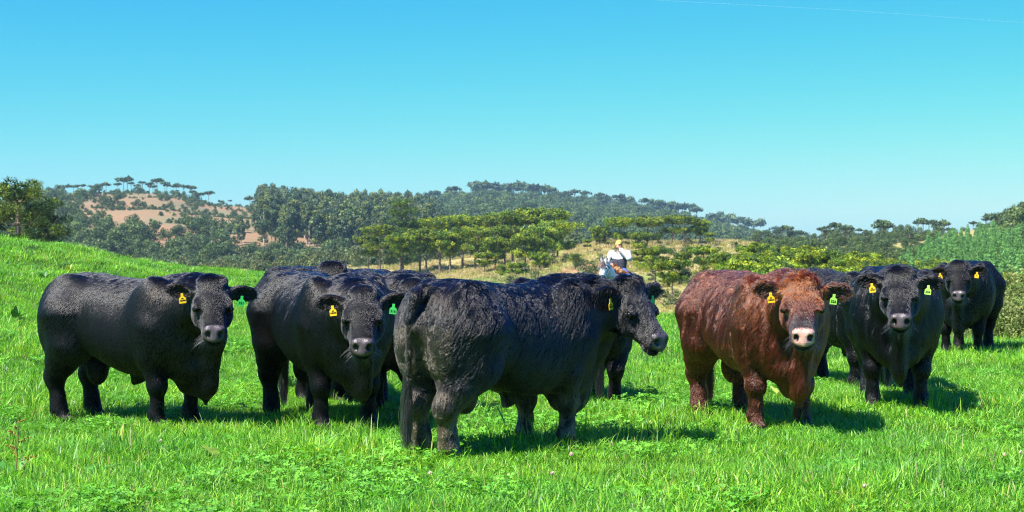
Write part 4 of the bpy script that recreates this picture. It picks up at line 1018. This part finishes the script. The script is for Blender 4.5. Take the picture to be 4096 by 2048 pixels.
dock(330, 1915, 'low dock with pale green and yellowing leaves near the left corner', [(.26, .085, 25, 32, G1, .25), (.22, .09, -30, 18, GY, .2), (.2, .08, 185, 12, GB, .2), (.2, .07, 65, 40, G1, .3)])
dock(1035, 1600, 'small dock clump between the left bull and the bull tagged 316', [(.16, .06, 20, 40, G1, .3), (.15, .06, 140, 50, G1, .3), (.13, .05, -100, 40, GY, .3)])
dock(3120, 1600, 'yellowish dock beside the shaded front leg of the brown bull', [(.2, .08, 10, 35, GY, .3), (.2, .08, 120, 45, GY, .3), (.18, .07, -80, 40, GY, .3)])
# tall seed stalk at the left edge
r = dock(60, 1905, 'tall seeding dock with rusty seed stalk at the left edge', [(.24, .09, 160, 45, G1, .3), (.22, .08, 20, 60, GY, .3), (.2, .08, -60, 35, G2, .3), (.2, .08, 90, 55, G1, .2)])
sp = np.array([[0, 0, 0], [.01, 0, .15], [.02, .0, .3], [.01, .01, .46]]); obj('stem', mesh_data('stem', *tube(sp, [.005, .0045, .004, .002], 5), M_STEM), r)
sd = []
for i in range(7):
    z = .12 + .045 * i; a = i * 2.2; e = np.array([math.cos(a), math.sin(a), .35]) * (.13 - .012 * i); b = np.array([.012, 0, z]); sd += [tube([b, b + e * .5, b + e], [.003, .002, .001], 3)]
    for q in np.linspace(.25, 1, 8): sd.append(tube([b + e * q, b + e * q + gg.normal(0, .006, 3), b + e * q + gg.normal(0, .009, 3)], [.004, .005, .001], 4))
obj('seed_spray', mesh_data('seed_spray', *join(sd), M_SEED), r)
# pale tussocks on the dry slope
M_TUSSOCK = material('dry_tussock', rough=.8, spec=.1, attr=True, translucent=.2, rnd=.3)
DRYT = []
for q in range(4):
    me = tuft(gg, 60, .14, .10, .26, .010, .7); me.materials[0] = M_TUSSOCK; c = np.ones((len(me.vertices), 4), np.float32); c[:, :3] = np.array([(.48, .38, .17), (.42, .36, .13), (.52, .42, .22), (.36, .36, .09)][q]); me.attributes['Col'].data.foreach_set('color', c.ravel()); DRYT.append(me)
m = 16000; d = np.sqrt(gg.uniform(100 ** 2, 345 ** 2, m)); px = gg.uniform(1350, 4000, m); nz = sn(np.stack([(px - CX) / FPX * d, d, 0 * d], 1), 22, 2); k = nz + gg.normal(0, .5, m) > -.1; d, px = d[k], px[k]; m = len(d)
w = np.clip((d - 180) / 80, 0, 1); s = gg.uniform(2.2, 4.5, m) * (.6 + .6 * w)
instancer('dry_tussocks', DRYT, np.stack([(px - CX) / FPX * d, d, slope_z(px, d), 0 * d, 0 * d, gg.uniform(0, 6.28, m), s, s * .8, gg.integers(0, 4, m)], 1), 'tall pale dry grass tussocks on the slope')
# yellowing weeds on the grassy slope
for px, py, d, lab in [(270, 1070, 36, 'yellow-green weed clump standing on the grassy slope above the left bull'), (175, 1100, 33, 'low leafy weed on the grassy slope, left of the yellow clump'), (60, 1230, 26, 'low leafy weed on the slope at the left edge')]:
    x, y, _ = at(px, py, d); r = empty('dock_plant', (x, y, float(pasture_z(np.array([x]), np.array([y]))[0]))); tag(r, lab, 'weed')
    for q in range(7): leaf(r, gg.uniform(.16, .26), .09, gg.uniform(0, 6.28), R(gg.uniform(35, 75)), GY if px == 270 else G2, .2)
# clover flower heads
M_FLOWER = material('clover_flower', (.75, .55, .45), .7, .2)
def flower_mesh(seed):
    q = np.random.default_rng(seed); V, F, c = clumps([[0, 0, .135]], .016, q, 90, .012, [(.8, .7, .6)], .9); return mesh_data('flower_head', V, F, M_FLOWER, None, smooth=False), mesh_data('stem', *tube([[0, 0, -.01], [.004, 0, .06], [0, 0, .125]], [.0016, .0015, .0014], 4), M_STEM)
FLM = flower_mesh(5)
for i, (px, py, lab) in enumerate([(2285, 1885, 'cream clover flower in the grass below the centre bull'), (2210, 1965, 'brownish pink clover flower low in the middle foreground'), (1720, 1955, 'faded clover flower in the foreground left of the middle'), (3460, 2030, 'white-pink clover flower at the bottom right of the grass'), (4085, 1880, 'white clover flower at the right edge of the grass'), (4020, 1895, 'small dry clover flower near the right edge'), (2030, 1665, 'white clover flower under the belly of the centre bull'), (640, 1825, 'pinkish clover flower in front of the left bull')]):
    d = EYE * FPX / (py - HY); x, y, _ = at(px, HY, d); r = empty('clover_flower', (x, y, float(pasture_z(np.array([x]), np.array([y]))[0])), i); tag(r, lab, 'flower', 'clover flowers in the grass'); r.scale = (.75,) * 3
    for me in FLM: obj(me.name.split('.')[0], me, r)
# ------------------------------------------------------------------ the herd
def herd():
    def b(px, d, label, **k):
        k.setdefault('scale', 1.03)
        x, y, _ = at(px, HY, d)
        return build_bull(label, x, y, float(pasture_z(np.array([x]), np.array([y]))[0]), **k)
    b(528, 15.3, 'black bull standing side-on at the far left, nearest the rising grassy slope', yaw=-29, hyaw=-48, seed=11, tags=(('y', '105384'), ('g', '331')), curly=.08, brisket=1.3, n=130000, hair=.62, poll=1.17, ear_droop=(.22, .05), ear_back=(.1, .25))
    b(1290, 15.2, 'black bull with green ear tag 316 facing the camera, head lowered', yaw=-60, hyaw=-26, seed=12, tags=(('y', '105398'), ('g', '316')), n=120000, curly=.10, hair=.62, poll=1.08, ear_droop=(-.05, .02), ear_back=(.2, .1))
    b(1240, 17.6, 'black bull mostly hidden behind the bull tagged 316, rump and curly poll showing', yaw=-66, hyaw=-24, seed=13, tags=(('', ''), ('g', '')), n=60000, poll=1.23, hair=.7)
    b(1530, 16.6, 'black bull between the bull tagged 316 and the muddy tail, only one ear showing', yaw=-66, hyaw=-22, seed=14, tags=(('y', ''), ('g', '')), n=60000, poll=1.10, hair=.7)
    b(2345, 17.3, 'black bull hidden behind the neck of the large centre bull, flank in shadow', yaw=97, hyaw=10, hpitch=75, poll=1.0, scale=.88, seed=15, tags=(('', ''), ('', '')), n=60000, hair=.7)
    b(2012, 13.1, 'largest black bull in the middle, muddy tail to the camera, head turned right', yaw=45, hyaw=-90, nyaw=-38, hpitch=42, scale=1.02, seed=16, tags=(('y', '105341'), ('g', '')), n=170000, curly=.28, hair=1.1, mud=.8, tail_swing=.10, crest=1.2, poll=1.17, legs=dict(HR=(-.06, .04), HL=(-.02, -.05)), ear_droop=(-.1, .05), ear_back=(.15, .1))
    b(3015, 15.2, 'reddish brown bull with a pale pink nose and shaggy coat', yaw=-71, hyaw=-27, seed=17, coat='brown', tags=(('y', '105366'), ('l', '326')), n=160000, curly=.3, hair=1.1, nose=(.56, .31, .24), crest=1.4, poll=1.17, ear_droop=(.02, -.02), ear_back=(.1, .2))
    b(3375, 19.6, 'black bull between the brown bull and the bull tagged 304, partly hidden by both', yaw=-62, hyaw=-38, seed=18, tags=(('y', '105390'), ('', '')), n=60000, curly=.3, poll=1.22, hair=.8)
    b(3575, 16.9, 'black bull with light green ear tag 304 facing the camera head-on', yaw=-99, hyaw=-3, seed=19, tags=(('y', '105337'), ('l', '304')), n=130000, hair=.85, ear_droop=(.12, .02), ear_back=(.1, .2))
    b(3868, 25.1, 'black bull standing farthest back, with a yellow tag in each ear', yaw=-113, hyaw=9, seed=20, tags=(('y', ''), ('y', '')), n=60000, hair=.55, poll=1.19)
herd()
# ------------------------------------------------------------------ horse and rider
HX, HYD, _ = at(2478, HY, 45.0); HZ = -.66; HYAW = R(-112)
M_HORSE = material('horse_hide', rough=.55, spec=.25, attr=True, bump=(50, .3, .01)); M_LEATHER = material('blue_halter', (.02, .10, .16), .6, .3); M_FLEECE = material('brown_fleece', rough=.8, spec=.1, attr=True)
M_SKIN = material('skin', (.50, .26, .17), .55, .3); M_JACKET = material('jacket', rough=.75, spec=.15, attr=True, bump=(25, .5, .02)); M_JEANS = material('blue_denim', (.09, .13, .34), .85, .1, bump=(30, .4, .01)); M_CAP = material('yellow_cap', (.50, .41, .10), .8, .15); M_BOOT = material('boot_leather', (.05, .03, .02), .5, .3); M_DHAIR = material('dark_hair', (.02, .015, .012), .6, .3)
horse = empty('horse', (HX, HYD, HZ), HYAW); tag(horse, 'white-faced grey horse standing behind the centre bull with a rider on it', 'horse')
f = Field([-1.35, -.5, -.02], [1.75, .5, 2.02], .02)
f.loft([(-.95, 1.25, 1.0, .06), (-.90, 1.38, .85, .2), (-.7, 1.46, .80, .27), (-.3, 1.42, .76, .29), (.1, 1.40, .72, .30), (.4, 1.45, .72, .27), (.62, 1.40, .80, .22), (.72, 1.25, .95, .08)], .05)
f.cap([[.45, 0, 1.18], [.78, 0, 1.45], [1.05, -.02, 1.70]], [.24, .16, .105], .08, flat=(1, 1.35))
for s in (1, -1):
    f.ell([.5, .17 * s, 1.1], [.2, .12, .28], .08); f.ell([-.7, .15 * s, 1.15], [.24, .16, .32], .08)
    f.cap([[.5, .17 * s, 1.0], [.48, .17 * s, .75], [.52, .16 * s, .48], [.51, .16 * s, .16], [.56, .16 * s, .04]], [.13, .085, .055, .042, .055], .05)
    f.cap([[-.65, .17 * s, 1.05], [-.55, .19 * s, .82], [-.82, .18 * s, .55], [-.76, .17 * s, .17], [-.70, .17 * s, .04]], [.18, .12, .065, .045, .055], .05)
hp = R(58); hy = R(-14); Hh = np.array([math.cos(hp) * math.cos(hy), math.cos(hp) * math.sin(hy), -math.sin(hp)]); Sh = np.array([-math.sin(hy), math.cos(hy), 0]); Uh = np.cross(Hh, Sh); Ph = np.array([1.10, -.02, 1.72]); Mh = np.array([Hh, Sh, Uh])
f.loft([(-.06, .05, -.09, .07), (.03, .085, -.16, .105), (.14, .085, -.19, .115), (.28, .065, -.15, .085), (.42, .05, -.11, .065), (.52, .045, -.105, .068), (.58, .01, -.07, .04)], .03, Ph, Mh, p=2.3)
for s in (1, -1):
    b = Ph + Hh * -.01 + Sh * s * .06 + Uh * .07
    f.cap([b, b + np.array([0, 0, .08]) + Sh * s * .02, b + np.array([0, 0, .17]) + Sh * s * .015], [.032, .036, .01], .02)
    f.ell(Ph + Hh * .555 + Sh * s * .04 - Uh * .01, [.02, .015, .015], .01, Mh, True)
f.cap([[-.93, 0, 1.32], [-1.02, 0, 1.05], [-1.0, 0, .55]], [.06, .07, .04], .04)
V, Q = f.mesh(); N = vnormals(V, Q); rel = (V - Ph) @ Mh.T
hd = smooth01((rel[:, 0] + .10) / .10) * (rel[:, 2] < .3) * (V[:, 2] > 1.05)
gr = np.array([.10, .105, .12]) * (1 + .3 * sn(V, .25, 2))[:, None]
C = gr * (1 - hd[:, None]) + np.array([.78, .75, .72]) * hd[:, None]; C[V[:, 2] < .12] = .05
obj('body', mesh_data('body', V, Q, M_HORSE, C), horse)
gg = np.random.default_rng(9)
def hairs(name, parent, roots, dirs, L, rad, col, mat):
    m = len(roots); pts = np.stack([roots, roots + dirs * (L * .5)[:, None], roots + dirs * L[:, None] - np.array([0, 0, .02])], 1).astype(np.float32)
    hc = bpy.data.hair_curves.new(name); hc.add_curves([3] * m); hc.attributes['position'].data.foreach_set('vector', pts.ravel())
    ra = hc.attributes.get('radius') or hc.attributes.new('radius', 'FLOAT', 'POINT'); ra.data.foreach_set('value', np.tile(np.array([rad, rad * .8, rad * .3], np.float32), m))
    ca = hc.attributes.new('Col', 'FLOAT_COLOR', 'CURVE'); cc = np.ones((m, 4), np.float32); cc[:, :3] = np.array(col) * gg.uniform(.6, 1.3, m)[:, None]; ca.data.foreach_set('color', cc.ravel()); hc.materials.append(mat); return obj(name, hc, parent)
m = 260; t = gg.random(m); rt = np.array([.5, 0, 1.42]) * (1 - t)[:, None] + (Ph + Uh * .08) * t[:, None] + gg.normal(0, .012, (m, 3)); hairs('mane', horse, rt, np.stack([gg.normal(0, .2, m), -np.ones(m) * .6, -np.ones(m) * .6], 1), gg.uniform(.1, .2, m), .006, (.05, .04, .035), M_COAT)
m = 120; rt = Ph + Uh * .10 + gg.normal(0, .022, (m, 3)); hairs('forelock', horse, rt, Hh * 1.0 + Sh * gg.normal(0, .25, (m, 1)) + Uh * .25, gg.uniform(.1, .2, m), .005, (.07, .035, .03), M_COAT)
def strap(cen, a, b, ra, rb, r=.012):
    th = np.linspace(0, 6.283, 17); P = cen + np.cos(th)[:, None] * a * ra + np.sin(th)[:, None] * b * rb; return tube(P, np.full(17, r), 5)
obj('halter', mesh_data('halter', *join([strap(Ph + Hh * .36 - Uh * .035, Sh, Uh, .085, .10), strap(Ph + Hh * .06 - Uh * .045, Sh, Uh, .118, .145)] + [tube([Ph + Hh * .06 + Sh * s * .118 - Uh * .05, Ph + Hh * .36 + Sh * s * .086 - Uh * .05], [.011, .011], 5) for s in (1, -1)]), M_LEATHER), horse)
obj('rein', mesh_data('rein', *join([tube([Ph + Hh * .36 + Sh * s * .09 - Uh * .06, np.array([.85, .12 * s, 1.38]), np.array([.42, .06 * s - .05, 1.60])], [.008, .008, .008], 5) for s in (1, -1)]), M_LEATHER), horse)
for s in (1, -1):
    e = Ph + Hh * .14 + Sh * s * .105 + Uh * .03; uu, vv = np.meshgrid(np.linspace(0, 6.283, 9)[:-1], np.linspace(0, 3.1416, 6), indexing='ij'); sp = np.stack([np.cos(uu) * np.sin(vv), np.sin(uu) * np.sin(vv), np.cos(vv)], -1).reshape(-1, 3) * .02
    obj('eye', mesh_data('eye', sp, np.array([[i * 6 + j, i * 6 + j + 1, (i + 1) % 8 * 6 + j + 1, (i + 1) % 8 * 6 + j] for i in range(8) for j in range(5)]), M_EYE), horse, e)
# saddle with a brown sheepskin roll in front
sad = empty('saddle', (HX, HYD, HZ), HYAW); tag(sad, 'fluffy brown sheepskin saddle on the horse in front of the rider', 'saddle')
f = Field([-.4, -.5, 1.0], [.65, .5, 1.75], .018)
f.loft([(-.32, 1.50, 1.38, .10), (-.25, 1.52, 1.30, .26), (0, 1.47, 1.25, .31), (.25, 1.50, 1.25, .30), (.36, 1.5, 1.35, .12)], .03, p=2.2)
f.cap([[.30, -.26, 1.40], [.36, 0, 1.53], [.30, .26, 1.40]], [.09, .11, .09], .04)
f.cap([[.33, 0, 1.55], [.36, 0, 1.66]], [.05, .04], .04)
V, Q = f.mesh(); N = vnormals(V, Q); C = np.where((sn(V, .22, 1) > .55)[:, None], [[.42, .24, .12]], [[.16, .06, .025]]) * np.ones((len(V), 3))
so = obj('seat', mesh_data('seat', V, Q, M_FLEECE, C), sad)
strands('fleece', V, N, Q, np.ones(len(V)), np.full(len(V), .05), np.tile([.1, 0, -1.], (len(V), 1)), np.full(len(V), .7), np.full(len(V), .4), C * 1.3, 6000, .004, M_FLEECE, sad, gg)
# rider
man = empty('person', (HX, HYD, HZ), HYAW); tag(man, 'rider in yellow cap and white and dark jacket, hand raised to the face', 'person')
LSH, LEL, LHA = np.array([-.02, .215, 1.985]), np.array([.19, .33, 1.86]), np.array([.215, .085, 2.105])
RSH, REL, RHA = np.array([-.02, -.215, 1.985]), np.array([.08, -.33, 1.76]), np.array([.36, -.10, 1.70])
def figure(h, gro, parts):
    f = Field([-.35, -.55, .75], [.65, .55, 2.42], h)
    if 'torso' in parts:
        f.loft([(0, .10, -.11, .16), (.15, .105, -.10, .165), (.32, .12, -.105, .19), (.47, .11, -.10, .21), (.55, .07, -.08, .13), (.58, .04, -.05, .06)], .03, (-.03, 0, 1.45), np.array([[.04, 0, 1.0], [0, 1, 0], [1, 0, -.04]]) / np.array([[1.0], [1], [1]]), p=2.3, taper=0)
        for S_, E_, W_ in ((LSH, LEL, LHA), (RSH, REL, RHA)): f.cap([S_, E_, E_ + (W_ - E_) * .86], [.070 + gro, .052 + gro, .040 + gro], .03)
    if 'head' in parts:
        f.cap([[0, 0, 1.98], [.02, 0, 2.10]], [.06, .055], .03); f.ell([.035, 0, 2.215], [.095, .076, .115], .03); f.ell([.07, 0, 2.16], [.06, .055, .06], .03)
        f.cap([[.125, 0, 2.215], [.145, 0, 2.185]], [.012, .018], .012); f.ell([.12, 0, 2.145], [.02, .028, .012], .01)
        for s in (1, -1): f.ell([.03, .08 * s, 2.205], [.025, .012, .032], .008); f.ell([.12, .035 * s, 2.232], [.018, .018, .012], .01, sub=True)
    if 'hands' in parts:
        for (S_, E_, W_), th, up in (((LSH, LEL, LHA), np.array([0, 0, 1.0]), 1), ((RSH, REL, RHA), np.array([.3, .5, .6]), 0)):
            d = (W_ - E_) / np.linalg.norm(W_ - E_); p = W_; f.cap([E_ + (W_ - E_) * .8, p], [.034, .03], .01)
            n = np.cross(d, [0, 0, 1.]) if not up else np.array([1., 0, 0]); n -= d * (n @ d); n /= np.linalg.norm(n); w = np.cross(n, d)
            f.cap([p, p + d * .07], [.034, .036], .015, flat=None)
            bend = (-n if up else np.array([0, 0, -1.]))
            for i, (o, L) in enumerate(zip((-.03, -.01, .01, .03), (.062, .072, .068, .052))):
                b = p + d * .08 + w * o; k = b + d * L * .55 + bend * L * .2; f.cap([b, k, k + d * L * .3 + bend * L * .5], [.0105, .0098, .008], .006)
            b = p + d * .015 - w * .035; f.cap([b, b - w * .025 + d * .03, b - w * .028 + d * .065], [.013, .011, .009], .008)
    if 'legs' in parts:
        for s in (1, -1): f.cap([[-.02, .09 * s, 1.50], [.34, .33 * s, 1.36], [.26, .36 * s, .98], [.25, .36 * s, .86]], [.115 + gro, .082 + gro, .062 + gro, .05 + gro], .04)
        f.ell([-.03, 0, 1.50], [.13 + gro, .17 + gro, .11], .04)
    V, Q = f.mesh(); return V, Q
V, Q = figure(.0105, -.012, ('torso', 'head', 'hands', 'legs')); obj('body', mesh_data('body', V, Q, M_SKIN), man)
V, Q = figure(.013, .014, ('torso',)); V = V + vnormals(V, Q) * .012
dark = (V[:, 2] < 1.83 + .03 * np.abs(V[:, 1]) * 5) & (np.abs(V[:, 1]) < .19 + .02 * (V[:, 2] > 1.7)) & (V[:, 2] < 1.9)
C = np.where(dark[:, None], [[.075, .075, .10]], [[.60, .60, .60]]) * np.ones((len(V), 3)); C[(np.abs(V[:, 1]) < .012) & (V[:, 0] > .05)] *= .6
obj('jacket', mesh_data('jacket', V, Q, M_JACKET, C), man)
f = Field([-.2, -.2, 1.9], [.2, .2, 2.2], .012); f.cap([[-.07, -.10, 2.03], [-.10, 0, 2.05], [-.07, .10, 2.03]], [.05, .06, .05], .03); f.cap([[-.02, -.11, 2.03], [.07, -.03, 1.99]], [.03, .02], .02); f.cap([[-.02, .11, 2.03], [.07, .03, 1.99]], [.03, .02], .02)
V, Q = f.mesh(); obj('hood', mesh_data('hood', V, Q, M_JACKET, np.full((len(V), 3), .1)), man)
V, Q = figure(.014, .012, ('legs',)); obj('trousers', mesh_data('trousers', V, Q, M_JEANS), man)
for s in (1, -1):
    f = Field([.1, .2, .65], [.5, .5, 1.05], .014); f.cap([[.25, .36, 1.0], [.25, .36, .80], [.26, .36, .74], [.40, .36, .73]], [.062, .055, .05, .038], .03); V, Q = f.mesh(); V[:, 1] *= s; Q = Q if s > 0 else Q[:, ::-1]
    obj('boot', mesh_data('boot', V, Q, M_BOOT), man)
f = Field([-.15, -.15, 2.1], [.3, .15, 2.42], .010); f.ell([.028, 0, 2.245], [.112, .092, .105], .02); f.put(lambda X, Y, Z: Z - 2.245 - .12 * (X - .1) + 0 * Y, [-.15, -.15, 2.1], [.3, .15, 2.25], .004, sub=True)
f.ell([.135, 0, 2.245], [.095, .075, .012], .015, np.array([[.95, 0, -.31], [0, 1, 0], [.31, 0, .95]]))
V, Q = f.mesh(); obj('cap', mesh_data('cap', V, Q, M_CAP), man)
f = Field([-.15, -.15, 2.05], [.2, .15, 2.32], .010); f.ell([.005, 0, 2.205], [.095, .084, .095], .02); f.put(lambda X, Y, Z: .035 - X + 0 * Y + 0 * Z, [.03, -.15, 2.05], [.2, .15, 2.32], .004, sub=True)
V, Q = f.mesh(); obj('hair', mesh_data('hair', V, Q, M_DHAIR), man)
